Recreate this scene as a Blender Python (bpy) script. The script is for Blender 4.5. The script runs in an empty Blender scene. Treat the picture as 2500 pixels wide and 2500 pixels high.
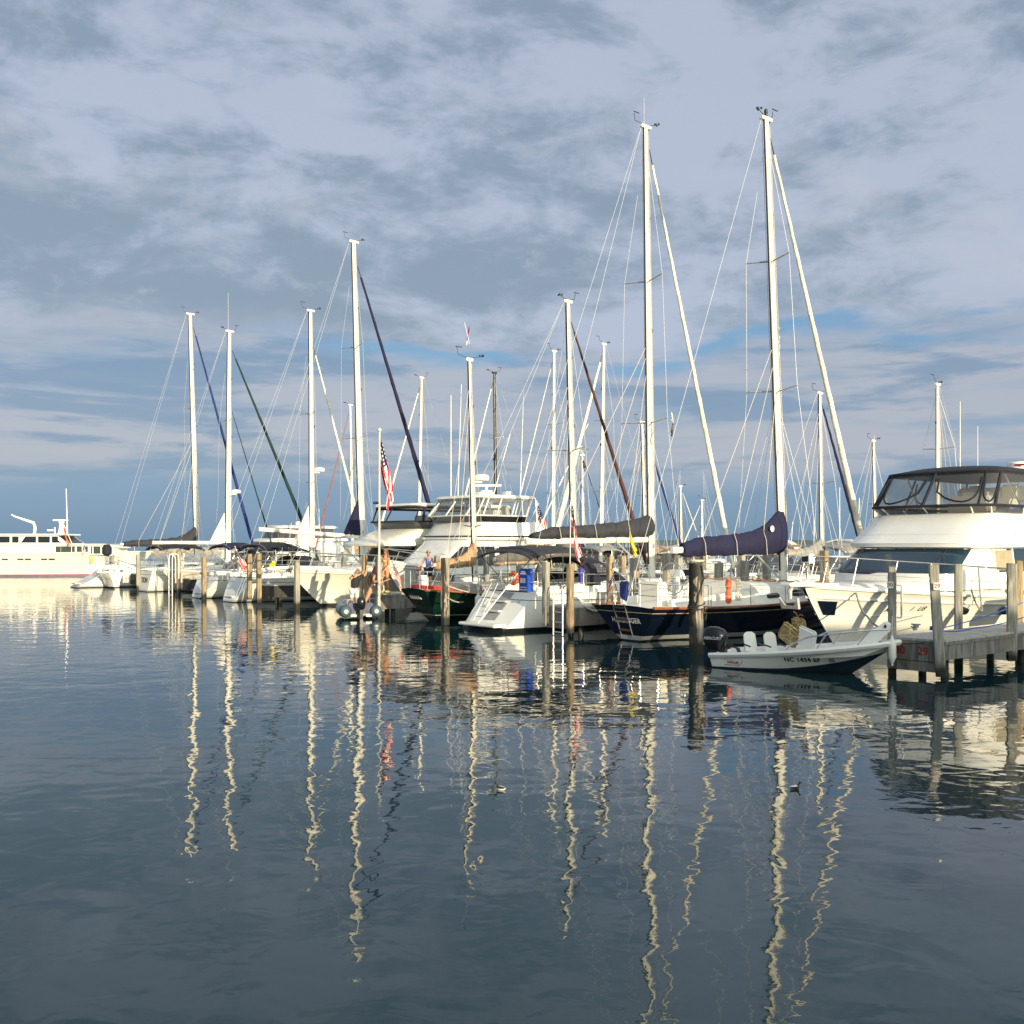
import bpy, bmesh, math, random
from mathutils import Vector as V, Matrix
R = math.radians
rnd = random.Random(7)
SC = bpy.context.scene
COL = SC.collection

# ------------------------------------------------------------------ camera, light, sky, exposure
cd = bpy.data.cameras.new('camera')
cam = bpy.data.objects.new('camera', cd)
COL.objects.link(cam)
cam.location = (0, 0, 2.8)
cam.rotation_euler = (R(90), 0, 0)
cd.sensor_width = 36.0
cd.lens = 36.0
cd.shift_y = 77 / 2500
cd.clip_start = 0.1
cd.clip_end = 20000
SC.camera = cam
SC.cycles.sample_clamp_indirect = 4.0

SUN_AZ, SUN_EL = R(150.5), R(9.5)
SUNV = V((math.sin(SUN_AZ) * math.cos(SUN_EL), math.cos(SUN_AZ) * math.cos(SUN_EL), math.sin(SUN_EL)))
sd = bpy.data.lights.new('sun', 'SUN')
sd.energy = 5.0
sd.angle = R(0.5)
sd.color = (1.0, 0.83, 0.54)
sun = bpy.data.objects.new('sun', sd)
COL.objects.link(sun)
sun.rotation_euler = (-SUNV).to_track_quat('-Z', 'Y').to_euler()

SC.view_settings.view_transform = 'Standard'
SC.view_settings.look = 'None'
SC.view_settings.exposure = 0.42
SC.view_settings.gamma = 1.0
SC.view_settings.use_curve_mapping = False

w = bpy.data.worlds.new('World')
SC.world = w
w.use_nodes = True
NT = w.node_tree
NT.nodes.clear()

class G:
    """small node-graph writer"""
    def __init__(s, nt): s.nt = nt
    def n(s, typ, **kw):
        nd = s.nt.nodes.new(typ)
        for k, val in kw.items():
            if k[0] == 'i' and (k[1:].isdigit()):
                s.put(nd.inputs[int(k[1:])], val)
            elif hasattr(nd, k):
                setattr(nd, k, val)
            else:
                s.put(nd.inputs[k.replace('_', ' ')], val)
        return nd
    def put(s, sock, val):
        if isinstance(val, bpy.types.NodeSocket): s.nt.links.new(val, sock)
        else: sock.default_value = val
    def math(s, op, a, b=0.0, c=None, clamp=False):
        nd = s.nt.nodes.new('ShaderNodeMath'); nd.operation = op; nd.use_clamp = clamp
        s.put(nd.inputs[0], a); s.put(nd.inputs[1], b)
        if c is not None: s.put(nd.inputs[2], c)
        return nd.outputs[0]
    def mix(s, f, a, b, typ='MIX'):
        nd = s.nt.nodes.new('ShaderNodeMix'); nd.data_type = 'RGBA'; nd.blend_type = typ
        s.put(nd.inputs[0], f)
        s.put(nd.inputs[6], a if isinstance(a, bpy.types.NodeSocket) else (*a, 1))
        s.put(nd.inputs[7], b if isinstance(b, bpy.types.NodeSocket) else (*b, 1))
        return nd.outputs[2]
    def ramp(s, f, stops, interp='LINEAR'):
        nd = s.nt.nodes.new('ShaderNodeValToRGB'); cr = nd.color_ramp; cr.interpolation = interp
        while len(cr.elements) < len(stops): cr.elements.new(0.5)
        for e, (p, c) in zip(cr.elements, stops):
            e.position = p; e.color = (c, c, c, 1) if not isinstance(c, tuple) else (*c, 1)
        s.put(nd.inputs[0], f)
        return nd.outputs[0]
    def sstep(s, x, lo, hi):
        nd = s.nt.nodes.new('ShaderNodeMapRange'); nd.interpolation_type = 'SMOOTHSTEP'
        s.put(nd.inputs[0], x); s.put(nd.inputs[1], lo); s.put(nd.inputs[2], hi)
        return nd.outputs[0]
    def scale(s, vec, xyz, off=(0, 0, 0)):
        nd = s.nt.nodes.new('ShaderNodeMapping')
        s.put(nd.inputs[0], vec); nd.inputs[3].default_value = xyz; nd.inputs[1].default_value = off
        return nd.outputs[0]
    def noise(s, vec, sc, det=6, rough=0.55, dist=0.0):
        nd = s.nt.nodes.new('ShaderNodeTexNoise')
        s.put(nd.inputs['Vector'], vec)
        nd.inputs['Scale'].default_value = sc; nd.inputs['Detail'].default_value = det
        nd.inputs['Roughness'].default_value = rough; nd.inputs['Distortion'].default_value = dist
        return nd.outputs[0]

g = G(NT)
tc = g.n('ShaderNodeTexCoord').outputs['Generated']
sky = g.n('ShaderNodeTexSky', sky_type='NISHITA', sun_disc=False, sun_elevation=SUN_EL, sun_rotation=SUN_AZ,
          altitude=0.0, air_density=1.0, dust_density=1.2, ozone_density=1.5)
sep = g.n('ShaderNodeSeparateXYZ', i0=tc)
zz = sep.outputs[2]
warp = g.noise(g.scale(tc, (1, 1, 2.0)), 3.2, 5, 0.55)
wf = g.noise(g.scale(tc, (1, 1, 4.0), (3, 1, 0)), 9.0, 5, 0.6)
ez = g.math('ADD', zz, g.math('MULTIPLY', g.math('SUBTRACT', warp, 0.5), 0.17))
ez = g.math('ADD', ez, g.math('MULTIPLY', g.math('SUBTRACT', wf, 0.5), 0.035))
# tones of the overcast: pale lavender sheets and slate patches
big = g.noise(g.scale(tc, (1, 1, 2.3), (0.35, 0.2, 0.1)), 3.6, 10, 0.60, 0.25)
fine = g.noise(g.scale(tc, (1, 1, 2.4), (5.1, 2.0, 0.7)), 10.0, 10, 0.64, 0.35)
leftd = g.sstep(g.math('MULTIPLY', sep.outputs[0], -1.0), -0.05, 0.5)
den = g.math('ADD', g.math('MULTIPLY', big, 0.65), g.math('MULTIPLY', fine, 0.42))
den = g.math('ADD', den, g.math('MULTIPLY', leftd, 0.085))
dk = g.sstep(den, 0.505, 0.65)
cl = g.mix(dk, (3.95, 4.4, 5.5), (2.2, 2.82, 3.65))
hi = g.sstep(g.noise(g.scale(tc, (1, 1, 2.4), (1.7, 8.2, 0.2)), 5.0, 8, 0.6, 0.3), 0.55, 0.74)
cl = g.mix(g.math('MULTIPLY', hi, 0.50), cl, (4.6, 4.85, 5.45))
puff = g.noise(g.scale(tc, (1, 1, 1.6), (9.1, 1.2, 4.7)), 19.0, 8, 0.62, 0.3)
cl = g.mix(g.math('MULTIPLY', g.math('MULTIPLY', g.sstep(puff, 0.56, 0.72), dk), 0.55), cl, (4.3, 4.6, 5.2))
# low band of long streaks over pale blue
stn = g.noise(g.scale(tc, (1, 1, 9.0), (2.2, 0.4, 0)), 3.0, 8, 0.58, 0.25)
st = g.sstep(stn, 0.33, 0.53)
low = g.mix(st, (2.1, 3.05, 4.3), (3.65, 3.9, 4.6))
std = g.sstep(g.noise(g.scale(tc, (1, 1, 7.0), (7.2, 3.4, 0)), 3.4, 9, 0.60, 0.35), 0.50, 0.585)
low = g.mix(g.math('MULTIPLY', std, 0.85), low, (1.75, 2.6, 3.85))
haze_c = g.mix(g.sstep(zz, 0.0, 0.055), (1.5, 2.55, 3.8), (1.65, 2.75, 4.2))
lowm = g.sstep(g.math('ADD', zz, g.math('MULTIPLY', g.math('SUBTRACT', stn, 0.5), 0.06)), 0.045, 0.085)
low = g.mix(lowm, haze_c, low)
# narrow opening of clear sky between the two
gap_c = g.mix(0.75, sky.outputs[0], (1.35, 3.05, 5.3))
gapm = g.math('MULTIPLY', g.sstep(ez, 0.160, 0.180), g.math('SUBTRACT', 1.0, g.sstep(ez, 0.186, 0.198)))
gapm = g.math('MULTIPLY', gapm, g.sstep(g.noise(g.scale(tc, (1, 1, 6), (4, 4, 0)), 6.0, 6, 0.6), 0.40, 0.55))
gapx = g.sstep(sep.outputs[0], -0.32, -0.10)
body = g.mix(g.sstep(ez, 0.165, 0.215), low, cl)
body = g.mix(g.math('MULTIPLY', g.math('MULTIPLY', gapm, gapx), 0.85), body, gap_c)
# the cloud deck is lit from the low sun's quarter behind the camera
dt = g.n('ShaderNodeVectorMath', operation='DOT_PRODUCT', i0=tc, i1=tuple(SUNV)).outputs['Value']
gl = g.math('MULTIPLY', g.math('POWER', g.math('MAXIMUM', dt, 0.0), 2.0), 4.2)
glow = g.mix(1.0, body, g.n('ShaderNodeCombineXYZ', i0=g.math('ADD', 1.0, g.math('MULTIPLY', gl, 1.0)),
             i1=g.math('ADD', 1.0, g.math('MULTIPLY', gl, 0.90)), i2=g.math('ADD', 1.0, g.math('MULTIPLY', gl, 0.55))).outputs[0], 'MULTIPLY')
fin = g.mix(0.12, glow, sky.outputs[0])
bg = g.n('ShaderNodeBackground', Color=fin, Strength=0.094)
wo = g.n('ShaderNodeOutputWorld')
NT.links.new(bg.outputs[0], wo.inputs[0])

# ------------------------------------------------------------------ materials
MATS = {}
def mat(name, col, rough=0.5, metal=0.0, var=0.10, vs=6.0, bump=0.0, bs=40.0, stretch=(1, 1, 1), spec=0.5, coat=0.0):
    if name in MATS: return MATS[name]
    m = bpy.data.materials.new(name); m.use_nodes = True
    nt = m.node_tree; b = nt.nodes['Principled BSDF']; q = G(nt)
    co = q.n('ShaderNodeTexCoord').outputs['Object']
    n1 = q.noise(q.scale(co, stretch), vs, 5, 0.6)
    f = q.sstep(n1, 0.3, 0.7)
    d = tuple(max(0.0, c * (1 - var)) for c in col); l = tuple(min(1.0, c * (1 + var)) for c in col)
    nt.links.new(q.mix(f, d, l), b.inputs['Base Color'])
    b.inputs['Roughness'].default_value = rough
    nt.links.new(q.math('ADD', rough - 0.05, q.math('MULTIPLY', f, 0.10)), b.inputs['Roughness'])
    b.inputs['Metallic'].default_value = metal
    b.inputs['Specular IOR Level'].default_value = spec
    b.inputs['Coat Weight'].default_value = coat
    b.inputs['Coat Roughness'].default_value = 0.08
    if bump:
        n2 = q.noise(q.scale(co, stretch), bs, 4, 0.6)
        bn = q.n('ShaderNodeBump', Strength=0.6, Distance=bump, Height=n2)
        nt.links.new(bn.outputs[0], b.inputs['Normal'])
    MATS[name] = m
    return m

def glass_mat(name, col, trans=0.0, rough=0.05):
    if name in MATS: return MATS[name]
    m = bpy.data.materials.new(name); m.use_nodes = True
    nt = m.node_tree; b = nt.nodes['Principled BSDF']; q = G(nt)
    b.inputs['Base Color'].default_value = (*col, 1); b.inputs['Roughness'].default_value = rough
    b.inputs['Specular IOR Level'].default_value = 0.6
    if trans:
        tr = q.n('ShaderNodeBsdfTransparent'); tr.inputs[0].default_value = (0.86, 0.86, 0.84, 1)
        mx = q.n('ShaderNodeMixShader', i0=trans, i1=b.outputs[0], i2=tr.outputs[0])
        nt.links.new(mx.outputs[0], nt.nodes['Material Output'].inputs[0])
    MATS[name] = m
    return m

def wood_mat(name, col, dark, scale=7.0, wet=True, stain=0.5, bleach=None):
    """weathered timber: vertical grain, checks, black stains, a wet band at the water"""
    if name in MATS: return MATS[name]
    m = bpy.data.materials.new(name); m.use_nodes = True
    nt = m.node_tree; b = nt.nodes['Principled BSDF']; q = G(nt)
    gm = q.n('ShaderNodeNewGeometry').outputs['Position']
    gr = q.noise(q.scale(gm, (1, 1, 0.07)), scale * 4.0, 6, 0.65, 0.2)
    bl = q.noise(q.scale(gm, (1, 1, 0.13)), 5.0, 5, 0.6, 0.3)
    c = q.mix(q.sstep(gr, 0.36, 0.64), dark, col)
    c = q.mix(q.math('MULTIPLY', q.sstep(bl, 0.49, 0.54), stain), c, tuple(x * 0.25 for x in dark))
    if bleach: c = q.mix(q.sstep(q.noise(gm, 1.3, 3), 0.5, 0.62), c, bleach)
    if wet:
        z = q.n('ShaderNodeSeparateXYZ', i0=gm).outputs[2]
        zz_ = q.math('ADD', z, q.math('MULTIPLY', q.math('SUBTRACT', bl, 0.5), 0.35))
        c = q.mix(q.sstep(zz_, 0.42, 0.20), c, (0.022, 0.022, 0.018))
    nt.links.new(c, b.inputs['Base Color'])
    b.inputs['Roughness'].default_value = 0.85
    bn = q.n('ShaderNodeBump', Strength=0.8, Distance=0.012, Height=gr)
    nt.links.new(bn.outputs[0], b.inputs['Normal'])
    MATS[name] = m
    return m

WHITE = mat('white_gelcoat', (0.80, 0.79, 0.74), 0.28, var=0.035, vs=1.2, coat=0.2)
CREAM = mat('cream_gelcoat', (0.80, 0.765, 0.67), 0.30, var=0.035, vs=1.2, coat=0.2)
GREYW = mat('pale_grey_deck', (0.62, 0.63, 0.63), 0.55, var=0.05, vs=3)
DECKW = mat('deck_nonskid', (0.72, 0.71, 0.66), 0.6, var=0.05, vs=4, bump=0.002, bs=90)
NAVY = mat('navy_gelcoat', (0.004, 0.008, 0.022), 0.12, var=0.2, vs=2, coat=0.6)
GREEN = mat('dark_green_gelcoat', (0.004, 0.026, 0.018), 0.15, var=0.25, vs=2, coat=0.5)
BLACKH = mat('black_bottom_paint', (0.012, 0.014, 0.018), 0.5)
BOTTOM = mat('blue_black_bottom', (0.015, 0.03, 0.045), 0.45)
GREYST = mat('grey_boot_stripe', (0.42, 0.44, 0.44), 0.35, var=0.05)
REDST = mat('red_boot_stripe', (0.35, 0.03, 0.04), 0.35)
MASTW = mat('white_painted_mast', (0.80, 0.77, 0.67), 0.35, var=0.10, vs=2, stretch=(1, 1, 0.25))
MASTK = mat('black_mast', (0.02, 0.021, 0.024), 0.35)
STEEL = mat('stainless_steel', (0.62, 0.62, 0.60), 0.22, metal=0.9, var=0.05)
WIRE = mat('rigging_wire', (0.62, 0.62, 0.60), 0.35, metal=0.4, var=0.05)
ALU = mat('bare_aluminium', (0.55, 0.56, 0.56), 0.35, metal=0.6, var=0.08)
RUB = mat('black_rubber', (0.02, 0.02, 0.022), 0.5)
TEAK = mat('varnished_teak', (0.26, 0.10, 0.035), 0.4, var=0.3, vs=9, stretch=(0.4, 4, 4))
ROPE = mat('pale_rope', (0.55, 0.50, 0.40), 0.9, var=0.2, vs=30, bump=0.004, bs=60)
ROPEK = mat('black_rope', (0.03, 0.03, 0.03), 0.9)
ROPEB = mat('blue_rope', (0.02, 0.10, 0.42), 0.8, var=0.2, vs=20)
def canvas(name, col): return mat(name, col, 0.85, var=0.22, vs=2.2, bump=0.06, bs=4.5, stretch=(1.6, 1.6, 0.7))
CNAVY = canvas('navy_canvas', (0.008, 0.008, 0.042))
CBLK = canvas('charcoal_canvas', (0.030, 0.032, 0.042))
CBLUEK = canvas('blue_black_canvas', (0.010, 0.012, 0.022))
CTAN = canvas('tan_canvas', (0.42, 0.27, 0.15))
CGREEN = canvas('green_canvas', (0.03, 0.20, 0.10))
CGREY = canvas('grey_canvas', (0.25, 0.25, 0.24))
CBLUE = canvas('blue_canvas', (0.02, 0.10, 0.45))
CWHITE = canvas('white_sailcloth', (0.78, 0.73, 0.60))
CDGREEN = canvas('dark_green_canvas', (0.006, 0.030, 0.028))
CROYAL = canvas('royal_blue_canvas', (0.010, 0.025, 0.15))
CRUST = canvas('rust_canvas', (0.26, 0.10, 0.07))
CMAROON = canvas('maroon_canvas', (0.07, 0.025, 0.022))
GLASSK = glass_mat('dark_window_glass', (0.012, 0.014, 0.017))
GLASSB = glass_mat('blue_tinted_windscreen', (0.010, 0.030, 0.050), rough=0.12)
VINYL = glass_mat('clear_vinyl', (0.20, 0.21, 0.22), trans=0.74, rough=0.08)
SMOKE = glass_mat('smoked_acrylic', (0.05, 0.04, 0.035), trans=0.35, rough=0.08)
CLEAR = glass_mat('cabin_glass', (0.06, 0.08, 0.07), trans=0.35)
RED = mat('red_fabric', (0.50, 0.03, 0.03), 0.8)
FRED = mat('flag_red', (0.52, 0.02, 0.035), 0.85)
FWHT = mat('flag_white', (0.76, 0.73, 0.66), 0.85)
FBLU = mat('flag_blue', (0.012, 0.015, 0.09), 0.85)
YEL = mat('yellow_cloth', (0.75, 0.58, 0.03), 0.7)
ORG = mat('orange_plastic', (0.72, 0.12, 0.03), 0.6)
BLU = mat('royal_blue_cloth', (0.01, 0.06, 0.40), 0.6)
BLK = mat('black_gloss', (0.012, 0.013, 0.015), 0.25)
INK = mat('black_lettering', (0.015, 0.015, 0.016), 0.6)
PILEG = wood_mat('weathered_grey_pile', (0.40, 0.385, 0.33), (0.24, 0.23, 0.195), stain=0.3)
PILET = wood_mat('tan_timber_pile', (0.42, 0.33, 0.21), (0.24, 0.17, 0.10), stain=0.35)
PILED = wood_mat('tarred_pile', (0.38, 0.34, 0.28), (0.18, 0.155, 0.13), stain=0.97)
PLANK = wood_mat('dock_planks', (0.52, 0.50, 0.46), (0.36, 0.34, 0.31), wet=False, stain=0.2)
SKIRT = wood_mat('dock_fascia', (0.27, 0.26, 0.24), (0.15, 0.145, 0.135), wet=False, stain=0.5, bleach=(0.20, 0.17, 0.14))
SKIRTD = wood_mat('shaded_dock_fascia', (0.060, 0.057, 0.053), (0.035, 0.034, 0.032), wet=False, stain=0.4)  # shade on the left docks, put into a darker copy of the fascia
CONC = mat('grey_concrete', (0.36, 0.34, 0.30), 0.9, var=0.25, vs=2.0, bump=0.02, bs=12)

# ------------------------------------------------------------------ mesh helpers
def smooth_mesh(me, ang=35):
    for p in me.polygons: p.use_smooth = True
    me.set_sharp_from_angle(angle=R(ang))

class MB:
    def __init__(s): s.v = []; s.f = []; s.mi = []; s.m = 0
    def add(s, vs, fs, m=None):
        o = len(s.v); s.v += [tuple(p) for p in vs]
        for f in fs: s.f.append([i + o for i in f]); s.mi.append(s.m if m is None else m)
    def box(s, c, sz, rot=None, m=None, top=None):
        x, y, z = sz[0] / 2, sz[1] / 2, sz[2] / 2
        t = top or (1, 1)
        vs = [V((a * x * (t[0] if k > 0 else 1), b * y * (t[1] if k > 0 else 1), k * z)) for k in (-1, 1) for a, b in ((-1, -1), (1, -1), (1, 1), (-1, 1))]
        if rot is not None: vs = [rot @ p for p in vs]
        vs = [p + V(c) for p in vs]
        s.add(vs, [(3, 2, 1, 0), (4, 5, 6, 7), (0, 1, 5, 4), (1, 2, 6, 5), (2, 3, 7, 6), (3, 0, 4, 7)], m)
        return s
    def tube(s, pts, r, n=6, cap=True, m=None, oval=1.0):
        pts = [V(p) for p in pts]; k = len(pts)
        rr = r if isinstance(r, (list, tuple)) else [r] * k
        rings = []; up = None
        for i, p in enumerate(pts):
            d = (pts[min(i + 1, k - 1)] - pts[max(i - 1, 0)])
            if d.length < 1e-9: d = V((0, 0, 1))
            d.normalize()
            if up is None:
                up = V((0, 1, 0)) if abs(d.y) < 0.8 else V((1, 0, 0))
            a = (up - d * up.dot(d)); a.normalize(); up = a; b = d.cross(a)
            rings.append([p + a * (math.cos(2 * math.pi * j / n) * rr[i] * oval) + b * (math.sin(2 * math.pi * j / n) * rr[i]) for j in range(n)])
        return s.loft(rings, cap, cap, m=m)
    def loft(s, rings, cap0=True, cap1=True, closed=True, m=None, mats=None):
        n = len(rings[0]); vs = [p for r in rings for p in r]; o = len(s.v)
        s.v += [tuple(p) for p in vs]
        for i in range(len(rings) - 1):
            for j in range(n if closed else n - 1):
                a = o + i * n + j; b = o + i * n + (j + 1) % n
                s.f.append([a, b, b + n, a + n]); s.mi.append((mats(i, j) if mats else None) or (s.m if m is None else m))
        if cap0: s.f.append([o + j for j in range(n)][::-1]); s.mi.append(s.m if m is None else m)
        if cap1: s.f.append([o + (len(rings) - 1) * n + j for j in range(n)]); s.mi.append(s.m if m is None else m)
        return s
    def grid(s, rows, m=None, mats=None):
        return s.loft(rows, False, False, False, m, mats)
    def ell(s, c, r, nu=12, nv=8, m=None):
        c = V(c); r = r if isinstance(r, (tuple, list)) else (r, r, r)
        rings = [[c + V((r[0] * math.sin(math.pi * i / nv) * math.cos(2 * math.pi * j / nu), r[1] * math.sin(math.pi * i / nv) * math.sin(2 * math.pi * j / nu), -r[2] * math.cos(math.pi * i / nv))) for j in range(nu)] for i in range(nv + 1)]
        rings[0] = [p + V((0, 0, 1e-4)) * 0 for p in rings[0]]
        return s.loft(rings, False, False, m=m)
    def prism(s, poly, h, axis='z', m=None):
        """poly: 3-D points of one face, h: extrusion vector"""
        h = V(h); a = [V(p) for p in poly]; b = [p + h for p in a]
        return s.loft([a, b], True, True, m=m)
    def lathe(s, prof, c=(0, 0, 0), n=16, m=None, rot=None):
        c = V(c); rings = []
        for (r, z) in prof:
            ring = [V((r * math.cos(2 * math.pi * j / n), r * math.sin(2 * math.pi * j / n), z)) for j in range(n)]
            if rot is not None: ring = [rot @ p for p in ring]
            rings.append([p + c for p in ring])
        return s.loft(rings, True, True, m=m)
    def build(s, name, mats, parent=None, ang=35, bev=0.0, thick=0.0):
        me = bpy.data.meshes.new(name)
        me.from_pydata(s.v, [], s.f)
        mats = mats if isinstance(mats, (list, tuple)) else [mats]
        for m in mats: me.materials.append(m)
        for p, i in zip(me.polygons, s.mi): p.material_index = min(i, len(mats) - 1)
        bm = bmesh.new(); bm.from_mesh(me)
        bmesh.ops.remove_doubles(bm, verts=bm.verts, dist=1e-5)
        if thick:
            bmesh.ops.recalc_face_normals(bm, faces=bm.faces)
            bmesh.ops.solidify(bm, geom=bm.faces[:], thickness=thick)
        if bev:
            es = [e for e in bm.edges if len(e.link_faces) == 2 and e.calc_face_angle(0) > R(40)]
            bmesh.ops.bevel(bm, geom=es, offset=bev, segments=2, affect='EDGES', clamp_overlap=True)
        bmesh.ops.recalc_face_normals(bm, faces=bm.faces)
        bm.to_mesh(me); bm.free()
        smooth_mesh(me, ang)
        o = bpy.data.objects.new(name, me); COL.objects.link(o)
        if parent is not None: o.parent = parent
        return o

def tag(o, label=None, cat=None, group=None, kind=None):
    if label: o['label'] = label
    if cat: o['category'] = cat
    if group: o['group'] = group
    if kind: o['kind'] = kind
    return o
def thing(name, label, cat, loc=(0, 0, 0), rz=0.0, group=None):
    o = bpy.data.objects.new(name, None); COL.objects.link(o)
    o.empty_display_size = 0.3
    o.location = loc; o.rotation_euler = (0, 0, rz)
    return tag(o, label, cat, group)
def copy_tree(o, parent=None):
    c = o.copy(); COL.objects.link(c); c.parent = parent
    if parent is not None: c.matrix_parent_inverse = o.matrix_parent_inverse.copy()
    for ch in list(o.children): copy_tree(ch, c)
    return c

def text_verts(body, size, shear=0.0, spacing=1.0, bold=0.0):
    cu = bpy.data.curves.new('lettering', 'FONT'); cu.body = body; cu.size = size; cu.shear = shear
    cu.space_character = spacing; cu.offset = bold; cu.align_x = 'CENTER'; cu.align_y = 'CENTER'; cu.resolution_u = 3
    ob = bpy.data.objects.new('lettering', cu); COL.objects.link(ob)
    dg = bpy.context.evaluated_depsgraph_get()
    me = bpy.data.meshes.new_from_object(ob.evaluated_get(dg))
    vs = [v.co.copy() for v in me.vertices]; fs = [list(p.vertices) for p in me.polygons]
    bpy.data.objects.remove(ob); bpy.data.meshes.remove(me)
    return vs, fs
def lettering(body, size, m, parent, fn, shear=0.0, spacing=1.0, bold=0.0, name='lettering'):
    """fn maps text (x right, y up) to a point on the carrier, already a few mm proud"""
    vs, fs = text_verts(body, size, shear, spacing, bold)
    b = MB(); b.add([fn(p.x, p.y) for p in vs], fs)
    return b.build(name, m, parent)
def flat_fn(o, ex, ey):
    o, ex, ey = V(o), V(ex).normalized(), V(ey).normalized()
    return lambda x, y: o + ex * x + ey * y

# ------------------------------------------------------------------ marina grid: s runs along the row of slips, v along the slips
HD = R(39.0)
HX, HY_ = math.cos(HD), math.sin(HD)
S0 = (2.68, 28.85)
def dock(s, v, z=0.0): return V((S0[0] - HY_ * s + HX * v, S0[1] + HX * s + HY_ * v, z))
def v_at(px, s):
    c = (px - 1250) / 2500; o = dock(s, 0)
    return (c * o.y - o.x) / (HX - HY_ * c)
def s_at(px, v):
    c = (px - 1250) / 2500; o = dock(0, v)
    return (o.x - c * o.y) / (HY_ + HX * c)
def z_at(py, Y): return 2.8 - (py - 1327) / 2500 * Y
def at(px, py, Y): return V(((px - 1250) / 2500 * Y, Y, z_at(py, Y)))
def on_water(px, py):
    Y = 7000.0 / (py - 1327); return V(((px - 1250) / 2500 * Y, Y, 0))

# ------------------------------------------------------------------ water and far shore
def water_material():
    m = bpy.data.materials.new('harbour_water'); m.use_nodes = True
    nt = m.node_tree; b = nt.nodes['Principled BSDF']; q = G(nt)
    P = q.n('ShaderNodeNewGeometry').outputs['Position']
    n1 = q.noise(q.scale(P, (1.0, 1.0, 1)), 1.9, 2, 0.45, 0.5)
    n2 = q.noise(q.scale(P, (0.75, 1.25, 1), (3, 7, 0)), 0.62, 2, 0.5, 0.3)
    n3 = q.noise(q.scale(P, (0.9, 1.2, 1), (11, 2, 0)), 5.5, 3, 0.5)
    patch = q.sstep(q.noise(q.scale(P, (0.5, 1.6, 1)), 0.075, 3, 0.55), 0.38, 0.62)
    h = q.math('ADD', q.math('MULTIPLY', n1, 0.0075), q.math('MULTIPLY', n2, 0.015))
    h3 = q.math('MULTIPLY', n3, q.math('ADD', 0.00025, q.math('MULTIPLY', patch, 0.0009)))
    bn = q.n('ShaderNodeBump', Strength=1.0, Distance=1.0, Height=q.math('ADD', h, h3))
    nt.links.new(bn.outputs[0], b.inputs['Normal'])
    b.inputs['Base Color'].default_value = (0.009, 0.029, 0.034, 1)
    b.inputs['Roughness'].default_value = 0.015
    b.inputs['IOR'].default_value = 1.48
    return m
b = MB(); xs = [-9000, -300, -80, -20, 0, 20, 80, 300, 9000]; ys = [-1500, -60, 0, 20, 45, 90, 200, 700, 9000]
b.grid([[V((x, y, 0)) for x in xs] for y in ys])
tag(b.build('water', water_material()), kind='structure')

b = MB(); rows = []
for i in range(41):
    x = -200 + i * 85
    hgt = 9 + 9 * math.sin(i * 0.42) ** 2 + rnd.uniform(0, 4)
    if i < 5: hgt *= i / 5
    rows.append([V((x, 5000, -1)), V((x, 5030, hgt * 0.7)), V((x, 5200, hgt)), V((x, 5600, -1))])
b.grid(rows)
tag(b.build('far_shore_hills', mat('far_shore_wood', (0.07, 0.10, 0.11), 0.9, var=0.3, vs=0.01)), kind='structure')

b = MB(); rows = []
for i in range(61):
    x = -116 + i * 2.9; y = 330 - i * 0.6
    rows.append([V((x, y - 4 + rnd.uniform(-.4, .4), -0.6)), V((x, y - 2 + rnd.uniform(-.3, .3), 0.8 + rnd.uniform(-.2, .2))), V((x, y - 0.6, 1.55 + rnd.uniform(-.15, .15))), V((x, y + 1.5, 1.6 + rnd.uniform(-.2, .2))), V((x, y + 4, -0.6))])
b.grid(rows)
tag(b.build('breakwater', mat('breakwater_stone', (0.38, 0.33, 0.26), 0.9, var=0.4, vs=0.8, bump=0.1, bs=2), ang=20),
    'low tan stone breakwater along the horizon behind the masts', 'breakwater')

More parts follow.
